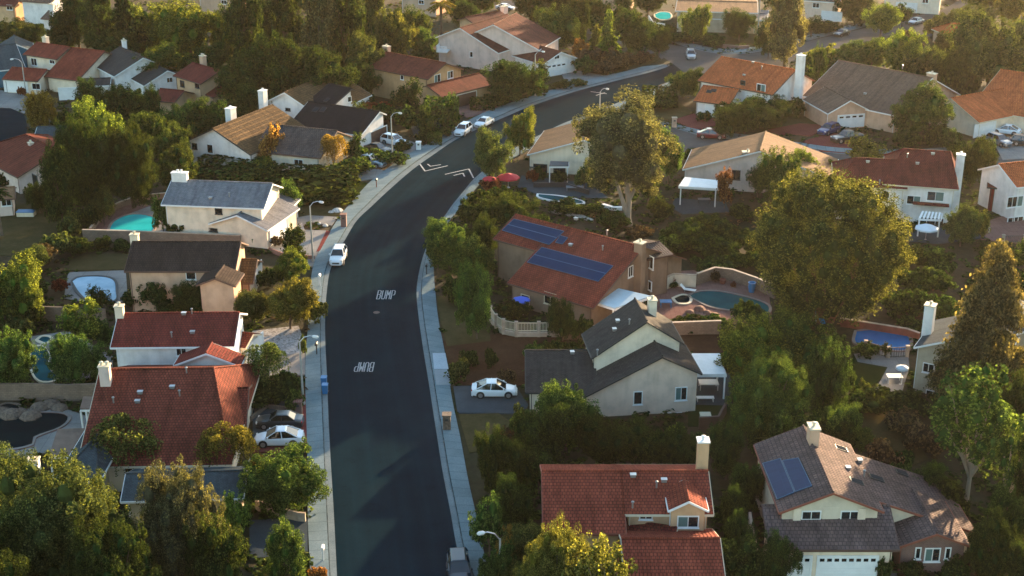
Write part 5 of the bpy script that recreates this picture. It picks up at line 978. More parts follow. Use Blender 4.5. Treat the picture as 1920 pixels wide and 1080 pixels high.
def carmesh(kind):
    if kind in CARM: return CARM[kind]
    s = SPEC[kind]; out = {}; m = MB(); zl = .24
    prof = []
    for x, hw, zt in s['deck']:
        sh = zt-.10; prof.append([(x, -hw*.93, zl), (x, -hw, zl+.16), (x, -hw*1.0, sh-.12), (x, -hw*.94, sh+.04), (x, -hw*.62, zt), (x, hw*.62, zt), (x, hw*.94, sh+.04), (x, hw, sh-.12), (x, hw, zl+.16), (x, hw*.93, zl)])
    for a, b in zip(prof, prof[1:]):
        for i in range(10): j = (i+1) % 10; m.poly([a[i], b[i], b[j], a[j]])
    m.poly(prof[0]); m.poly(prof[-1][::-1]); x0, x1, x2, x3, zr, zb = s['cab']; hw = s['W']/2
    # roof + pillars
    rw, bw = hw*.68, hw*.93
    rf = [(x1-.05, -rw, zr-.02), (x2+.05, -rw, zr-.02), (x2+.05, rw, zr-.02), (x1-.05, rw, zr-.02)]; rt = [(x1+.12, -rw*.8, zr+.05), (x2-.1, -rw*.8, zr+.05), (x2-.1, rw*.8, zr+.05), (x1+.12, rw*.8, zr+.05)]
    m.hexa(rf, rt)
    for sy in (-1, 1):
        for a, b in (((x0, sy*bw, zb-.06), (x1, sy*rw, zr)), ((x3, sy*bw, zb-.06), (x2, sy*rw, zr)), (((x0+x3)/2+.02, sy*bw*1.0, zb-.04), ((x1+x2)/2, sy*rw*1.01, zr))): m.tube([a, b], .045, 5)
        m.obox((x3-.35, sy*hw*.96 if sy > 0 else sy*hw*.96-.16, zb+.02), (.12, 0, 0), (0, .16, 0), (0, 0, .13))
    if kind == 'truck':                        # open bed cut as a dark liner
        q = MB(); q.box((-1.88, 0, 1.10), (1.6, 1.56, .06)); out['bed'] = q
    out['body'] = m
    g = MB(); e = .97
    g.hexa([(x0+.03, -bw*e, zb-.08), (x3-.03, -bw*e, zb-.08), (x3-.03, bw*e, zb-.08), (x0+.03, bw*e, zb-.08)], [(x1+.0, -rw*.98, zr-.01), (x2-.0, -rw*.98, zr-.01), (x2-.0, rw*.98, zr-.01), (x1+.0, rw*.98, zr-.01)]); out['glass'] = g
    t = MB(); t.box((s['L']/2-.05, 0, .50), (.10, hw*.95, .20)); t.box((0, 0, .26), (s['L']*.93, s['W']*.9, .16)); out['grille'] = t
    w = MB(); r = s['wr']; w.v = []; n = 16
    a = [(r*cos(2*pi*k/n), -.11, r*sin(2*pi*k/n)) for k in range(n)]; b = [(x, .11, z) for x, _, z in a]
    w.poly(a); w.poly(b[::-1])
    for k in range(n): w.poly([a[k], b[k], b[(k+1) % n], a[(k+1) % n]])
    out['wheel'] = w; q = MB(); rr = r*.66
    c = [(rr*cos(2*pi*k/10), -.125, rr*sin(2*pi*k/10)) for k in range(10)]; c2 = [(x, .125, z) for x, _, z in c]; q.poly(c); q.poly(c2[::-1])
    for k in range(10): q.poly([c[k], c2[k], c2[(k+1) % 10], c[(k+1) % 10]])
    out['rim'] = q; ar = MB()
    c = [(r*1.16*cos(2*pi*k/n), -.01, r*1.16*sin(2*pi*k/n)) for k in range(n)]; c2 = [(x, .01, z) for x, _, z in c]; ar.poly(c); ar.poly(c2[::-1])
    for k in range(n): ar.poly([c[k], c2[k], c2[(k+1) % n], c[(k+1) % n]])
    out['arch'] = ar
    hd = MB(); hd.box((0, 0, 0), (.14, .34, .15)); out['headlight'] = hd; tl = MB(); tl.box((0, 0, 0), (.10, .30, .17)); out['tail_light'] = tl
    me = {}
    for k, mb in out.items():
        mm = bpy.data.meshes.new(kind+'_'+k); mm.from_pydata(mb.v, [], mb.f)
        if k == 'body': mm.polygons.foreach_set('use_smooth', [False]*len(mm.polygons))
        me[k] = mm
    CARM[kind] = me; return me
CARC = {}
def car(kind, col, rear, front, label, group='parked cars', cat='car', name='parked_car', z=.1):
    me = carmesh(kind); s = SPEC[kind]; a, b = P(*rear), P(*front); c = (a+b)/2; d = b-a; e = empty(name, (c.x, c.y, z), label, cat, group, math.atan2(d.y, d.x))
    def part(k, nm, mat, par, loc=(0, 0, 0)):
        key = (kind, k, col if k == 'body' else '')
        if key not in CARC: mm = me[k].copy(); mm.materials.append(mat); CARC[key] = mm
        return link(nm, CARC[key], par, loc)
    body = part('body', 'body', PAINT[col], e); bv = body.modifiers.new('bevel', 'BEVEL'); bv.width = .05; bv.segments = 2; bv.limit_method = 'ANGLE'; bv.angle_limit = R(20)
    part('glass', 'window_glass', CGLASS, e); part('grille', 'grille', DARK, e)
    if 'bed' in me: part('bed', 'truck_bed', DARK, e)
    for sy in (-1, 1):
        for x in s['wb']:
            w = part('wheel', 'wheel', TYRE, e, (x, sy*(s['W']/2-.10), s['wr'])); part('rim', 'rim', RIM, w); part('arch', 'wheel_arch', DARK, e, (x, sy*(s['W']/2+.003-.02), s['wr']+.02))
        zh = s['deck'][-2][2]-.10; part('headlight', 'headlight', HL, e, (s['L']/2-.20, sy*s['W']*.37, zh)); part('tail_light', 'tail_light', TL, e, (-s['L']/2+.05, sy*s['W']*.36, s['deck'][1][2]-.14))
    return e
car('suv','white',(640,476),(629,503),'white sports utility car parked alone at the left kerb with a sunlit rear', z=.03)
car('suv','white',(884,240),(852,262),'nearer of the two white cars parked nose to tail at the bend', z=.03)
car('sedan','white',(922,229),(893,243),'farther of the two white cars parked nose to tail at the bend', z=.03)
car('suv','silver',(1292,100),(1298,118),'silver car driving towards the camera at the top junction', None, name='moving_car', z=.03)
car('suv','white',(720,268),(758,276),'white wagon on the driveway of the black roofed house')
car('sedan','dark',(690,282),(728,290),'dark car roof between the white wagon and the pickup')
car('truck','blue',(662,308),(722,316),'pale blue grey pickup truck backed out of the driveway by the golden tree', cat='pickup truck')
car('sedan','dark',(568,800),(482,800),'dark car next to the white one on the lower left driveway')
car('coupe','white',(566,832),(482,834),'white car with a roof window on the lower left driveway')
car('coupe','white',(886,742),(968,742),'white fastback car on the dark driveway right of the road')
car('suv','deep',(858,1056),(864,1110),'dark blue grey car cut by the bottom edge at the right kerb', z=.03)
car('coupe','red',(1308,258),(1358,260),'dark red car at the kerb below the orange roof', z=.03)
car('suv','navy',(1568,246),(1538,256),'blue car beside the black pickup at the peach garage')
car('truck','black',(1618,262),(1556,270),'black pickup truck in front of the peach garage', cat='pickup truck')
car('coupe','white',(1902,254),(1870,250),'white sports car on the court at the right edge')
car('suv','grey',(1860,268),(1884,276),'grey car below the white sports car at the right edge')
car('suv','dark',(1905,272),(1935,274),'dark car cut off by the right edge on the court')
car('sedan','blue',(1737,40),(1697,50),'silver blue car parked on the far street at the top right', z=.03)
car('sedan','dark',(1595,62),(1560,72),'dark car on the far street below the airy tree', z=.03)
car('sedan','dark',(1540,32),(1578,30),'dark car in front of the dim greige house')
car('sedan','red',(1560,24),(1590,20),'maroon car beside the dim greige house')
car('sedan','grey',(1778,-6),(1806,6),'grey car at the top edge on the right')
car('sedan','white',(935,18),(960,20),'white vehicle at the top edge above the pink house')
# ---------------- street furniture, pools, walls, small things
LAMPM = plain('lamp_pole_concrete', (.36,.34,.30), .8, var=.15); LHEAD = plain('lamp_head', (.62,.62,.60), .4, var=0)
def lamp(base, top, arm, label, z=.12):
    """base, top: pixels of foot and pole top; arm: pixel of lamp head"""
    b = P(base[0], base[1], z); zt = min(9.5, z_at(b, top[1])); e = empty('street_lamp', b, label, 'street lamp', 'street lamps along the road')
    d = (arm[0]-top[0])*depth(b)/F; m = MB(b); m.tube([(b.x, b.y, z), (b.x, b.y, zt)], [.13, .075], 8); m.lathe((b.x, b.y, z), [(.2, 0), (.2, .25), (.14, .4)], 8); m.build('pole', LAMPM, e)
    m = MB(b); m.tube([(b.x, b.y, zt-.1), (b.x+d*.3, b.y, zt+.45), (b.x+d*.7, b.y, zt+.6), (b.x+d*.9, b.y, zt+.55)], .05, 6); m.build('arm', METAL, e)
    m = MB(b); s = 1 if d > 0 else -1; m.tube([(b.x+d*.85, b.y, zt+.55), (b.x+d*.95, b.y, zt+.53), (b.x+d+s*.25, b.y, zt+.46), (b.x+d+s*.4, b.y, zt+.44)], [.09, .17, .17, .08], 8); m.build('lamp_head', LHEAD, e)
lamp((587,490), (587,386), (607,380), 'street lamp with a curved arm above the cream driveway left of the road')
lamp((569,758), (569,640), (597,629), 'street lamp over the left pavement beside the white gravel yard')
lamp((736,306), (736,218), (752,213), 'street lamp behind the pickup truck by the black roofed house')
lamp((1124,228), (1124,172), (1136,167), 'street lamp standing in front of the road above the big eucalyptus')
lamp((1003,180), (1004,102), (1018,97), 'street lamp in front of the pink house near the bend')
lamp((938,1120), (939,1010), (906,1002), 'nearest street lamp at the bottom of the right pavement')
lamp((49,178), (47,116), (30,112), 'street lamp at the left court by the cream garage')
b = P(1419, 92); e = empty('utility_pole', b, 'tall dark pole at the top junction', 'pole'); m = MB(b); m.tube([b, (b.x, b.y, 15)], [.16, .10], 8); m.build('pole', METAL, e); m = MB(b); m.box((b.x, b.y, 14.4), (2.2, .12, .14)); m.build('crossarm', BARK, e)
# mailboxes, path lamps and pillars
def mailbox(px, py, h, label, mat, kind='post'):
    b = P(px, py, .15); e = empty('mailbox', b, label, 'mailbox', 'mailboxes on the pavements'); m = MB(b)
    if kind == 'pillar':
        m.box(b, (.75, .75, h), base=True); m.box((b.x, b.y, b.z+h+.05), (.9, .9, .12)); m.build('pillar', mat, e); m = MB(b); m.box((b.x, b.y-.4, b.z+h*.75), (.3, .16, .22)); m.build('box', DARK, e)
    else:
        m.tube([b, b+Vector((0, 0, h*.7))], .07, 6); m.build('post', mat, e); m = MB(b); z = b.z+h*.7
        q = [(-.14, 0), (.14, 0), (.14, .2), (.08, .3), (-.08, .3), (-.14, .2)]; f = [(b.x+x, b.y-.3, z+y) for x, y in q]; g_ = [(b.x+x, b.y+.3, z+y) for x, y in q]; m.poly(f); m.poly(g_[::-1])
        for i in range(6): j = (i+1) % 6; m.poly([f[i], g_[i], g_[j], f[j]])
        m.build('box', DARK if mat is not WHITE else WHITE, e)
mailbox(706, 351, 1.5, 'black topped mailbox on a rusty post at the bend of the left pavement', REDP)
mailbox(645, 424, 1.7, 'red brick mailbox pillar on the left pavement', BRICK, 'pillar')
mailbox(800, 514, 1.5, 'black lantern like mailbox post on the right pavement', DARK); mailbox(594, 664, 1.6, 'black lantern like mailbox post on the left pavement below the gravel yard', DARK)
mailbox(600, 536, 1.8, 'white mailbox post on the left pavement behind the yellow tipped tree', WHITE); mailbox(606, 1050, 1.5, 'white mailbox post at the bottom of the left pavement', WHITE)
mailbox(838, 803, 1.5, 'rough stone mailbox pillar on the right pavement', STONE, 'pillar'); mailbox(1264, 238, 1.6, 'beige mailbox pillar by the court entrance', WALLT, 'pillar'); mailbox(560, 774, 1.3, 'brick mailbox pillar beside the dark car driveway', BRICK, 'pillar')
mailbox(822, 270, 1.6, 'black mailbox post left of the parked white cars', DARK); mailbox(1009, 172, 1.0, 'white mailbox post in front of the pink house', WHITE)
mailbox(785, 280, 1.2, 'white box shaped pillar at the driveway with the white wagon', WHITE, 'pillar')
# bins
def bin_(px, py, col, label, rz=0):
    b = P(px, py, .05); e = empty('wheeled_bin', b, label, 'bin', 'wheeled bins'); m = MB(b); q = lambda k, z: [(b.x+x*k, b.y+y*k, b.z+z) for x, y in ((-.3, -.36), (.3, -.36), (.3, .36), (-.3, .36))]
    m.hexa(q(.8, .08), q(1, 1.0)); m.build('body', col, e); m = MB(b); m.hexa(q(1.08, 1.0), q(1.0, 1.1)); m.box((b.x, b.y+.4, b.z+1.02), (.5, .08, .06)); m.build('lid', col, e)
    for s in (-1, 1):
        m = MB(b); m.tube([(b.x+s*.24, b.y+.36, b.z+.1), (b.x+s*.32, b.y+.36, b.z+.1)], .11, 10); m.build('wheel', DARK, e)
BLUEP = plain('blue_plastic', (.02,.16,.36), .45, var=.05); GREENP = plain('green_plastic', (.02,.10,.05), .45, var=.05); BLACKP = plain('black_plastic', (.02,.02,.022), .5, var=.05)
bin_(610, 738, BLUEP, 'nearer blue wheeled bin in the left gutter'); bin_(608, 724, BLUEP, 'farther blue wheeled bin in the left gutter')
bin_(490, 462, BLUEP, 'blue bin beside the cream garage'); bin_(478, 461, GREENP, 'green bin beside the cream garage')
# road letters and chevrons
def ribbon(m, pts, w, z):
    pts = [Vector(p) for p in pts]
    for a, b in zip(pts, pts[1:]):
        d = (b-a).normalized(); n_ = Vector((-d.y, d.x, 0))*w/2; a2, b2 = a-d*w*.3, b+d*w*.3
        m.poly([(p.x, p.y, z) for p in (a2-n_, b2-n_, b2+n_, a2+n_)])
GLY = dict(B=[[(0,0),(0,1),(.62,1),(.8,.88),(.8,.64),(.62,.53),(0,.53)],[(.62,.53),(.8,.42),(.8,.12),(.62,0),(0,0)]], U=[[(0,1),(0,.15),(.2,0),(.6,0),(.8,.15),(.8,1)]], M=[[(0,0),(0,1),(.4,.45),(.8,1),(.8,0)]], P=[[(0,0),(0,1),(.62,1),(.8,.88),(.8,.58),(.62,.46),(0,.46)]])
m_, n_, b_ = newmat('road_paint'); fx = noise(n_, 5); n_.links.new(ramp(n_, fx, [(.3, (.16,.18,.19)), (.6, (.36,.39,.40))]), b_.inputs['Base Color']); b_.inputs['Roughness'].default_value = .8; RPAINT = m_
def word(tl, br, flip, label):
    a, b = P(tl[0], br[1]), P(br[0], br[1]); W_ = (b-a).length; c = P((tl[0]+br[0])/2, tl[1]); hh = abs(c.y-a.y); m = MB((a.x, a.y, 0)); k = W_/3.8*1.0
    for i, ch in enumerate('BUMP'):
        for st in GLY[ch]:
            pts = [((i*1.02+x*.82)*k, y*hh) for x, y in st]
            if flip: pts = [(W_-x, hh-y) for x, y in pts]
            ribbon(m, [(a.x+x, a.y+y, 0) for x, y in pts], .125, .026)
    tag(m.build('road_lettering', RPAINT), label, 'road marking', 'painted words on the road')
word((706, 545), (739, 561), False, 'word BUMP painted upright in the right lane'); word((663, 680), (698, 697), True, 'word BUMP painted upside down in the left lane')
def chevron(lines, label):
    c = P(*lines[0][0]); m = MB((c.x, c.y, 0))
    for l in lines: ribbon(m, [P(*p) for p in l], .22, .026)
    tag(m.build('road_chevrons', RPAINT), label, 'road marking', 'speed hump chevrons')
chevron([[(786,306),(797,321),(839,311)],[(802,308),(807,312),(826,309)]], 'left pair of white chevrons painted on the road at the bend')
chevron([[(835,327),(879,317),(888,334)],[(851,329),(868,325),(871,331)]], 'right pair of white chevrons painted on the road at the bend')
chevron([[(1108,172),(1137,176)],[(1118,179),(1134,174)]], 'worn white chevrons painted on the road behind the far street lamp')
# manhole
p = P(706, 586); m = MB((p.x, p.y, 0)); m.lathe((p.x, p.y, .022), [(.4, 0), (.4, .006), (.02, .008)], 16); tag(m.build('manhole_cover', plain('iron', (.06,.06,.06), .6, .5)), 'round iron manhole cover between the two BUMP words', 'manhole cover')
# pools
def pool(name, pts, mat, label, coping=CREAMP, kind='swimming pool', z=.15):
    q = catmull([P(x, y) for x, y in pts]+[P(*pts[0])], 40)[:-1]; c = sum(q, Vector())/len(q); e = empty(name, c, label, kind, None)
    m = MB(c); m.poly([(p.x, p.y, z+.02) for p in q]); m.build('water', mat, e); m = MB(c); EXCL.append(q)
    o = [p+(p-c).normalized()*.35 for p in q]
    for i in range(len(q)):
        j = (i+1) % len(q); m.poly([(q[i].x, q[i].y, z+.08), (q[j].x, q[j].y, z+.08), (o[j].x, o[j].y, z+.08), (o[i].x, o[i].y, z+.08)]); m.poly([(q[i].x, q[i].y, 0), (q[j].x, q[j].y, 0), (q[j].x, q[j].y, z+.08), (q[i].x, q[i].y, z+.08)]); m.poly([(o[i].x, o[i].y, 0), (o[j].x, o[j].y, 0), (o[j].x, o[j].y, z+.08), (o[i].x, o[i].y, z+.08)])
    m.build('coping', coping, e); return e
pool('swimming_pool', [(204,436),(214,418),(238,406),(262,404),(284,408),(297,414),(290,426),(277,438)], WATER['teal'], 'bright teal swimming pool left of the cream house', BRICK)
pool('swimming_pool', [(136,530),(150,522),(190,521),(213,528),(217,548),(214,566),(170,566),(150,552)], WATER['light'], 'pale blue covered swimming pool left of the dark brown roof', DARK)
pool('swimming_pool', [(58,655),(80,652),(92,668),(90,690),(108,712),(80,718),(62,700)], WATER['deep'], 'narrow deep blue swimming pool between the two round trees at left')
pool('hot_tub', [(72,640),(80,634),(92,635),(94,641),(84,645)], WATER['deep'], 'small dark hot tub above the narrow blue pool', kind='hot tub')
pool('swimming_pool', [(-60,800),(-10,786),(60,778),(110,778),(128,786),(112,804),(64,822),(60,836),(10,846),(-60,848)], WATER['black'], 'curved nearly black swimming pool at the left edge', BRICK)
pool('hot_tub', [(0,764),(16,760),(34,764),(32,772),(10,774)], WATER['black'], 'round dark spa beside the rocks at the left edge', STONE, kind='hot tub')
pool('swimming_pool', [(1292,558),(1310,550),(1345,549),(1400,560),(1438,574),(1436,590),(1400,590),(1370,584),(1330,576)], WATER['dteal'], 'curved dark teal swimming pool beside the solar roof house', BRICK)
pool('hot_tub', [(1264,562),(1280,556),(1292,560),(1290,570),(1272,570)], WATER['black'], 'small dark hot tub left of the curved dark teal pool', kind='hot tub')
pool('swimming_pool', [(1606,624),(1640,622),(1700,632),(1698,658),(1650,656),(1606,646)], WATER['blue'], 'blue covered swimming pool by the beige slate roofed house', BRICK)
pool('swimming_pool', [(1228,28),(1240,24),(1256,26),(1256,36),(1240,38),(1230,34)], WATER['teal'], 'turquoise swimming pool at the top beside the flat roofed house')
pool('garden_pond', [(1010,366),(1050,370),(1088,378),(1088,384),(1040,378),(1012,372)], WATER['deep'], 'narrow pale blue pond in the garden left of the eucalyptus trunk', WHITE, kind='pond')
# walls and fences
def wall(name, pts, h, mat, label, th=.22, cap=None, cat='wall', z0=0, capname='coping'):
    q = [P(x, y) for x, y in pts]; c = sum(q, Vector())/len(q); c.z = 0; e = empty(name, c, label, cat, None); m = MB(c); k = MB(c)
    for a, b in zip(q, q[1:]):
        d = (b-a).normalized(); n_ = Vector((-d.y, d.x, 0))*th; m.obox(a-n_*.5+Vector((0, 0, z0-.1)), b-a+d*.02, n_, (0, 0, h+.1))
        if cap: k.obox(a-n_*.7-d*.02+Vector((0, 0, z0+h)), b-a+d*.06, n_*1.4, (0, 0, .08))
    m.build('wall', mat, e)
    if cap: k.build(capname, cap, e)
    return e
wall('block_wall', [(157,452),(240,454),(340,458),(452,463)], 1.6, BLOCKW, 'straight brown block wall between the teal pool and the dark brown roof', cap=WALLT)
wall('block_wall', [(170,440),(186,418),(202,402),(226,390),(260,378),(320,372)], .9, BLOCKW, 'curved low wall around the back of the teal pool', cap=WALLT)
wall('block_wall', [(-10,750),(60,750),(130,752),(188,750)], 1.9, BLOCKW, 'sandy block wall between the narrow blue pool and the black pool')
wall('block_wall', [(70,600),(104,602),(135,602),(200,606)], 1.8, BLOCKW, 'block wall below the covered pale blue pool')
wall('garden_wall', [(480,957),(505,960),(530,972),(560,979),(573,980)], 1.0, WALLT, 'curved tan garden wall above the bottom left driveway')
wall('garden_wall', [(470,790),(500,766),(530,770),(560,778)], .5, BLOCKW, 'low brown wall behind the dark car on the left driveway')
wall('garden_wall', [(505,472),(530,482),(570,486),(590,488)], .6, BRICK, 'low red brick wall along the cream house driveway')
wall('pool_wall', [(1240,548),(1262,538),(1304,540)], 1.7, WL['sand'], 'pale wall with a gate at the left of the teal pool patio', cap=WALLT)
wall('pool_wall', [(1306,536),(1340,524),(1372,528),(1420,545),(1452,560)], 1.6, BLOCKW, 'brown block wall curving behind the dark teal pool', cap=WALLT)
wall('garden_wall', [(1055,636),(1180,636),(1240,630),(1350,626)], 1.6, BLOCKW, 'long tan wall behind the greige house', cap=WALLT)
wall('garden_wall', [(1575,612),(1640,622),(1700,632),(1722,640)], 1.0, plain('terracotta', (.20,.055,.035), .8), 'red wall with pale coping behind the blue covered pool', cap=WALLT)
wall('garden_wall', [(1404,990),(1410,1030),(1420,1070)], 1.6, WL['greige'], 'narrow pale side wall left of the mauve roofed house')
wall('retaining_wall', [(1355,90),(1385,93),(1404,92)], .8, BRICK, 'short orange brick wall on the corner at the top junction')
wall('garden_wall', [(1310,804),(1346,802),(1352,790),(1360,776)], 1.3, BROWNP, 'thin brown fence around the small lawn right of the greige house', cat='fence')
wall('garden_wall', [(60,352),(110,348)], 1.8, WL['pink'], 'pale garden wall below the red brown hipped roof')
wall('garden_wall', [(1000,352),(1060,352),(1104,366)], .8, DARK, 'dark low fence on the patio of the cream house by the red umbrella', cat='fence')
wall('retaining_wall', [(1216,40),(1224,52),(1246,56)], 1.4, WHITE, 'white wall below the turquoise pool at the top')
wall('garden_wall', [(240,60),(242,60.5)], .1, WALLT, 'x') if False else None
wall('garden_edging', [(1030,397),(1052,402),(1090,408),(1110,416)], .35, plain('pale_rock', (.5,.48,.44), .9, var=.3, sc=4), 'irregular row of white edging rocks on the bank left of the eucalyptus', th=.5, cat='edging')
wall('garden_edging', [(1130,388),(1150,394),(1166,394)], .5, WHITE, 'curved white garden bench edge near the eucalyptus trunk', th=.5, cat='edging')
# picket fence with posts
def fence(pts, h, label, name='picket_fence', mat=CREAMP, step=.16, zb=0, base=None):
    q = [P(x, y) for x, y in pts]; c = sum(q, Vector())/len(q); c.z = 0; e = empty(name, c, label, 'fence', None)
    for a, b in zip(q, q[1:]):
        L = (b-a).length; m = MB(c); n_ = int(L/step); d = (b-a)/L
        for i in range(n_): p = a+d*(i+.5)*L/n_; m.box((p.x, p.y, zb+.1), (.05, .05, h-.1), math.atan2(d.y, d.x), True)
        o = Vector((-d.y, d.x, 0))*.06
        for z in (.15, h): m.obox(a+Vector((0, 0, zb+z))-o/2, b-a, o, (0, 0, .08))
        m.build('picket_panel', mat, e)
    for p in q: m = MB(c); m.box((p.x, p.y, 0), (.34, .34, zb+h+.15), base=True); m.box((p.x, p.y, zb+h+.19), (.42, .42, .08)); m.build('post', WALLT, e)
    if base:
        m = MB(c)
        for a, b in zip(q, q[1:]): d = (b-a).normalized(); n_ = Vector((-d.y, d.x, 0))*.24; m.obox(a-n_/2-Vector((0, 0, .1)), b-a, n_, (0, 0, zb+.1))
        m.build('base_wall', base, e)
fence([(920,602),(930,618),(944,627),(968,632),(1010,632),(1055,631)], 1.1, 'curved cream picket fence on a low tan base above the flower bed', zb=.6, base=WALLT)
fence([(1622,660),(1664,672),(1700,670)], 1.2, 'thin dark fence between the blue covered pool and the lawn', 'metal_fence', DARK, .25)
fence([(165,760),(110,800)][:0] or [(1880,456),(1920,456),(1960,458)], 1.0, 'dark railing below the white house at the right edge', 'metal_fence', DARK, .25)
# umbrellas
def umbrella(px, py_top, base_y, wpx, mat, label, squash=.35):
    b = P(px, base_y); r = wpx/2*depth(b)/F; e = empty('patio_umbrella', b, label, 'umbrella', 'garden umbrellas'); zt = max(2.3, min(3.0, z_at(b, py_top))); m = MB(b)
    ring = [(b.x+r*cos(2*pi*k/8), b.y+r*sin(2*pi*k/8), zt-r*squash) for k in range(8)]; mid = [(b.x+r*.5*cos(2*pi*k/8), b.y+r*.5*sin(2*pi*k/8), zt-r*squash*.42) for k in range(8)]
    for k in range(8): j = (k+1) % 8; m.poly([ring[k], ring[j], mid[j], mid[k]]); m.poly([mid[k], mid[j], (b.x, b.y, zt)]); m.poly([ring[k], (ring[k][0], ring[k][1], ring[k][2]-.2), (ring[j][0], ring[j][1], ring[j][2]-.2), ring[j]])
    m.build('canopy', mat, e); m = MB(b); m.tube([b, (b.x, b.y, zt-.05)], .03, 6); m.lathe(b, [(.28, 0), (.28, .08), (.08, .12)], 10); m.build('pole', METAL, e)
umbrella(977, 568, 590, 34, plain('blue_canvas', (.05,.10,.50), .8, var=.05), 'blue patio umbrella below the solar roof')
umbrella(953, 330, 352, 44, plain('red_canvas', (.50,.02,.03), .8, var=.05), 'large red patio umbrella right of the road')
umbrella(918, 338, 358, 26, plain('red_canvas', (.50,.02,.03), .8, var=.05), 'smaller low red umbrella left of the large red one')
umbrella(1735, 426, 450, 44, plain('white_canvas', (.66,.68,.70), .8, var=.05), 'white patio umbrella below the maroon roofed house')
umbrella(1688, 700, 722, 24, plain('white_canvas', (.66,.68,.70), .8, var=.05), 'white umbrella on the pale patio beside the beige slate roofed house')
umbrella(1667, 556, 610, 26, plain('blue_canvas', (.05,.10,.50), .8, var=.05), 'x') if False else None
# loungers, tables, chairs, pots
def lounger(px, py, rz, label, mat=WHITE):
    b = P(px, py, .1); e = empty('sun_lounger', b, label, 'sun lounger', None, R(rz)); m = MB(); m.box((.25, 0, .32), (1.4, .62, .07)); m.build('seat', mat, e)
    m = MB(); m.hexa([(-.45, -.31, .32), (-.38, -.31, .28), (-.38, .31, .28), (-.45, .31, .32)], [(-1.0, -.31, .85), (-.94, -.31, .80), (-.94, .31, .80), (-1.0, .31, .85)]); m.build('backrest', mat, e)
    for x in (-.35, .85):
        for y in (-.26, .26): m = MB(); m.box((x, y, 0), (.05, .05, .3), base=True); m.build('leg', METAL, e)
lounger(1290, 547, -25, 'white sun lounger on the patio beside the dark teal pool')
def table(px, py, w_, d_, label, mat, h=.74, rz=0, chairs=0):
    b = P(px, py, .1); e = empty('garden_table', b, label, 'table', None, R(rz)); m = MB(); m.box((0, 0, h-.03), (w_, d_, .06)); m.build('table_top', mat, e)
    for x in (-1, 1):
        for y in (-1, 1): m = MB(); m.box((x*(w_/2-.1), y*(d_/2-.1), 0), (.07, .07, h-.06), base=True); m.build('leg', mat, e)
table(1328, 728, 2.0, 1.3, 'white table under the flat white patio cover', WHITE); table(1322, 752, 1.8, .6, 'pale bench beside the white table by the greige house', WHITE, .45); table(1322, 786, 1.1, .9, 'small wooden table on the lawn right of the greige house', CREAMP, .6)
table(1248, 575, 1.4, 1.0, 'blue garden table by the hot tub', BLUEP); table(1676, 716, 1.6, 1.0, 'pale table by the beige slate roofed house', WHITE); table(1847, 434, 1.0, 1.0, 'white round edged table on the pink patio at the right', WHITE); table(1003, 322, 1.6, 1.0, 'dark garden table in front of the cream house windows', DARK); table(1078, 356, 2.6, 1.0, 'grey outdoor daybed on the patio left of the eucalyptus', plain('grey_fabric', (.22,.24,.26), .9), .5)
table(1320, 382, 1.8, 1.0, 'dark dining table under the white slatted pergola', DARK); table(1262, 30, 1.0, .8, 'x', WHITE) if False else None
def pot(px, py, r, h, mat, label, cat='pot', name='plant_pot'):
    b = P(px, py, .08); m = MB(b); m.lathe(b, [(r*.7, 0), (r, h*.6), (r*.9, h*.9), (r*1.08, h), (r*.8, h), (r*.7, h*.8)], 12); tag(m.build(name, mat), label, cat)
pot(1409, 548, .45, 1.3, BLUEP, 'tall blue pot against the wall behind the dark teal pool'); pot(1355, 532, .4, .6, plain('terracotta', (.20,.055,.035), .8), 'purple brown pot by the pool wall'); pot(1498, 1082, .4, .8, plain('terracotta', (.20,.055,.035), .8), 'red pot between the two garage doors')
pot(375, 440, 1.0, 1.0, DARK, 'dark round tank behind the wall beside the cream house', 'tank', 'water_tank')
# rocks around pools and paths
def rocks(name, pts, label, mat=STONE, s=.7):
    for i, (px, py) in enumerate(pts):
        b = P(px, py); m = MB(b); r = s*random.uniform(.7, 1.2); pr = [(r*random.uniform(.8, 1), -.1), (r*random.uniform(.85, 1.05), r*.25), (r*.6, r*.55), (r*.15, r*.68)]; m.lathe(b, pr, 7)
        tag(m.build(name, mat), label if len(pts) == 1 else f'{label}, {ORD[i+1]} from left', 'rock', label)
rocks('boulder', [(4,776),(22,782),(40,776),(58,784),(75,768),(95,762),(112,768)], 'brown boulder behind the black pool', s=1.1)
rocks('boulder', [(1294,588),(1312,582),(1326,588),(1340,594)], 'reddish boulder in front of the dark teal pool', plain('red_rock', (.20,.09,.06), .9, var=.3), .8)
rocks('white_boulder', [(621,399),(633,397)], 'white boulder in the dry garden by the left pavement', plain('pale_rock', (.5,.48,.44), .9), .7); rocks('white_boulder', [(598,420),(610,424)], 'small white rock near the cream driveway', plain('pale_rock', (.5,.48,.44), .9), .4)
# playground slide and net beside the pine, garden trampoline, sheds
p = P(1530, 604); e = empty('play_slide', p, 'blue curved play slide under the enormous pine', 'slide'); m = MB(p); m.hexa([(p.x-.3, p.y, 1.5), (p.x+.3, p.y, 1.5), (p.x+.9, p.y-.9, .2), (p.x+.4, p.y-1.1, .2)], [(p.x-.3, p.y, 1.6), (p.x+.3, p.y, 1.6), (p.x+.9, p.y-.9, .3), (p.x+.4, p.y-1.1, .3)]); m.build('chute', BLUEP, e); m = MB(p); m.box((p.x, p.y+.3, 0), (.1, .6, 1.9), base=True); m.build('ladder', METAL, e)
p = P(50, 405); m = MB(p); e = empty('pool_cover_box', p, 'blue covered box beside the pink patio wall at the left edge', 'storage box'); m.box((p.x, p.y, 0), (2.4, 1.2, .7), base=True); m.build('body', WL['sand'], e); m = MB(p); m.box((p.x, p.y, .7), (2.5, 1.3, .1), base=True); m.build('lid', BLUEP, e)
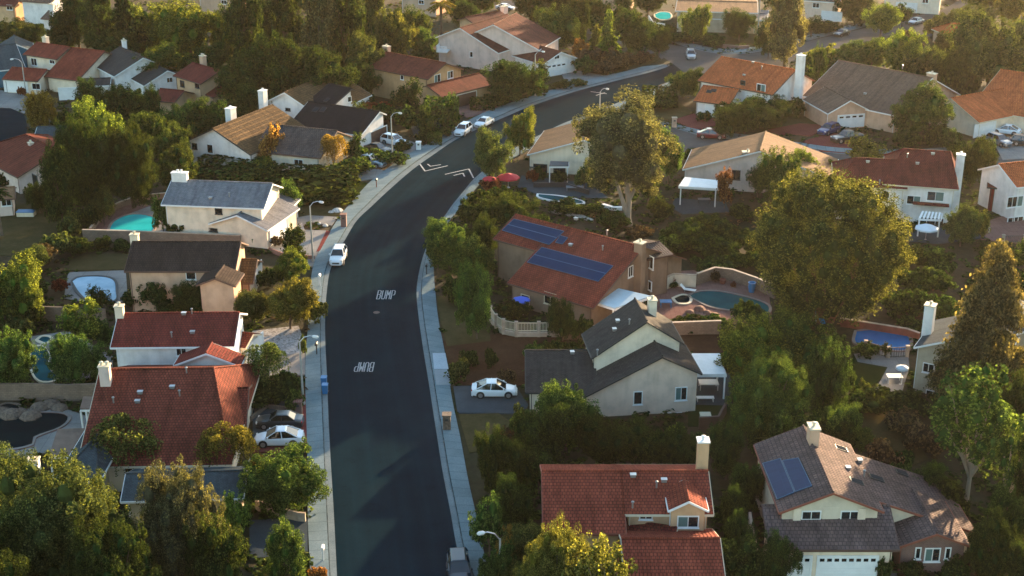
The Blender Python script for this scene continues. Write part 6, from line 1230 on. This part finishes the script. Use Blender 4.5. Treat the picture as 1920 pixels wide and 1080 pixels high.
# ---------------- ground cover: ivy, brush and fallen leaves between everything else
def inpoly(X, Y, q):
    c = np.zeros(len(X), bool); n = len(q)
    for i in range(n):
        x0, y0, x1, y1 = q[i].x, q[i].y, q[(i+1) % n].x, q[(i+1) % n].y
        if y0 == y1: continue
        t = ((y0 > Y) != (y1 > Y)) & (X < (x1-x0)*(Y-y0)/(y1-y0)+x0); c ^= t
    return c
def free(X, Y):
    ok = np.ones(len(X), bool)
    for q in EXCL:
        xs = [p.x for p in q]; ys = [p.y for p in q]; b = (X > min(xs)-.1) & (X < max(xs)+.1) & (Y > min(ys)-.1) & (Y < max(ys)+.1)
        i = np.where(b & ok)[0]
        if len(i): ok[i[inpoly(X[i], Y[i], q)]] = False
    return ok
def scatter(name, n, y0, y1, mat, leaf, per, hmax, seed, patch):
    Y = rng.uniform(y0**.5, y1**.5, n)**2; X = rng.uniform(-1, 1, n)*(Y*.40+8)
    pn = np.sin(X*.11+seed)+np.sin(Y*.13+seed*2)+np.sin((X+Y)*.07+seed*3)+.8*np.sin(X*.31-Y*.23+seed)
    k = (pn > patch) & free(X, Y); X, Y = X[k], Y[k]; n = len(X); h_ = rng.uniform(.25, 1, n)*hmax
    c = np.repeat(np.stack([X, Y, h_*.4], 1), per, 0); m = len(c); d = sph(m); hh = np.repeat(h_, per)
    c = c+d*np.stack([hh*1.1, hh*1.1, hh*.55], 1)*rng.uniform(.4, 1, (m, 1)); c[:, 2] = np.maximum(.02, c[:, 2])
    V = quads(c, d+rng.normal(size=(m, 3))*.5+np.array([0, 0, .5]), leaf*rng.uniform(.6, 1.3, m)); o = link(name, quadmesh(name, V, mat)); tag(o, kind='stuff')
scatter('ground_cover', 30000, 80, 420, LEAF['dark'], .42, 9, .75, 1.0, -.7)
scatter('dry_brush', 9000, 80, 420, LEAF['dry'], .34, 7, .5, 4.0, .5)
scatter('green_weeds', 9000, 80, 420, LEAF['olive'], .36, 7, .6, 7.0, .3)
# ---------------- the air: one closed box round camera and scene
m = MB((0, 400, 0)); m.box((0, 400, 36.5), (860, 830, 77)); hz = m.build('haze', bpy.data.materials.new('haze_air')); tag(hz, kind='stuff')
hm = hz.data.materials[0]; hm.use_nodes = True; n = hm.node_tree; n.nodes.clear(); o = n.nodes.new('ShaderNodeOutputMaterial'); v = n.nodes.new('ShaderNodeVolumePrincipled')
v.inputs['Color'].default_value = (1.0, .86, .70, 1); v.inputs['Density'].default_value = .000033; v.inputs['Anisotropy'].default_value = .55; n.links.new(v.outputs[0], o.inputs['Volume'])
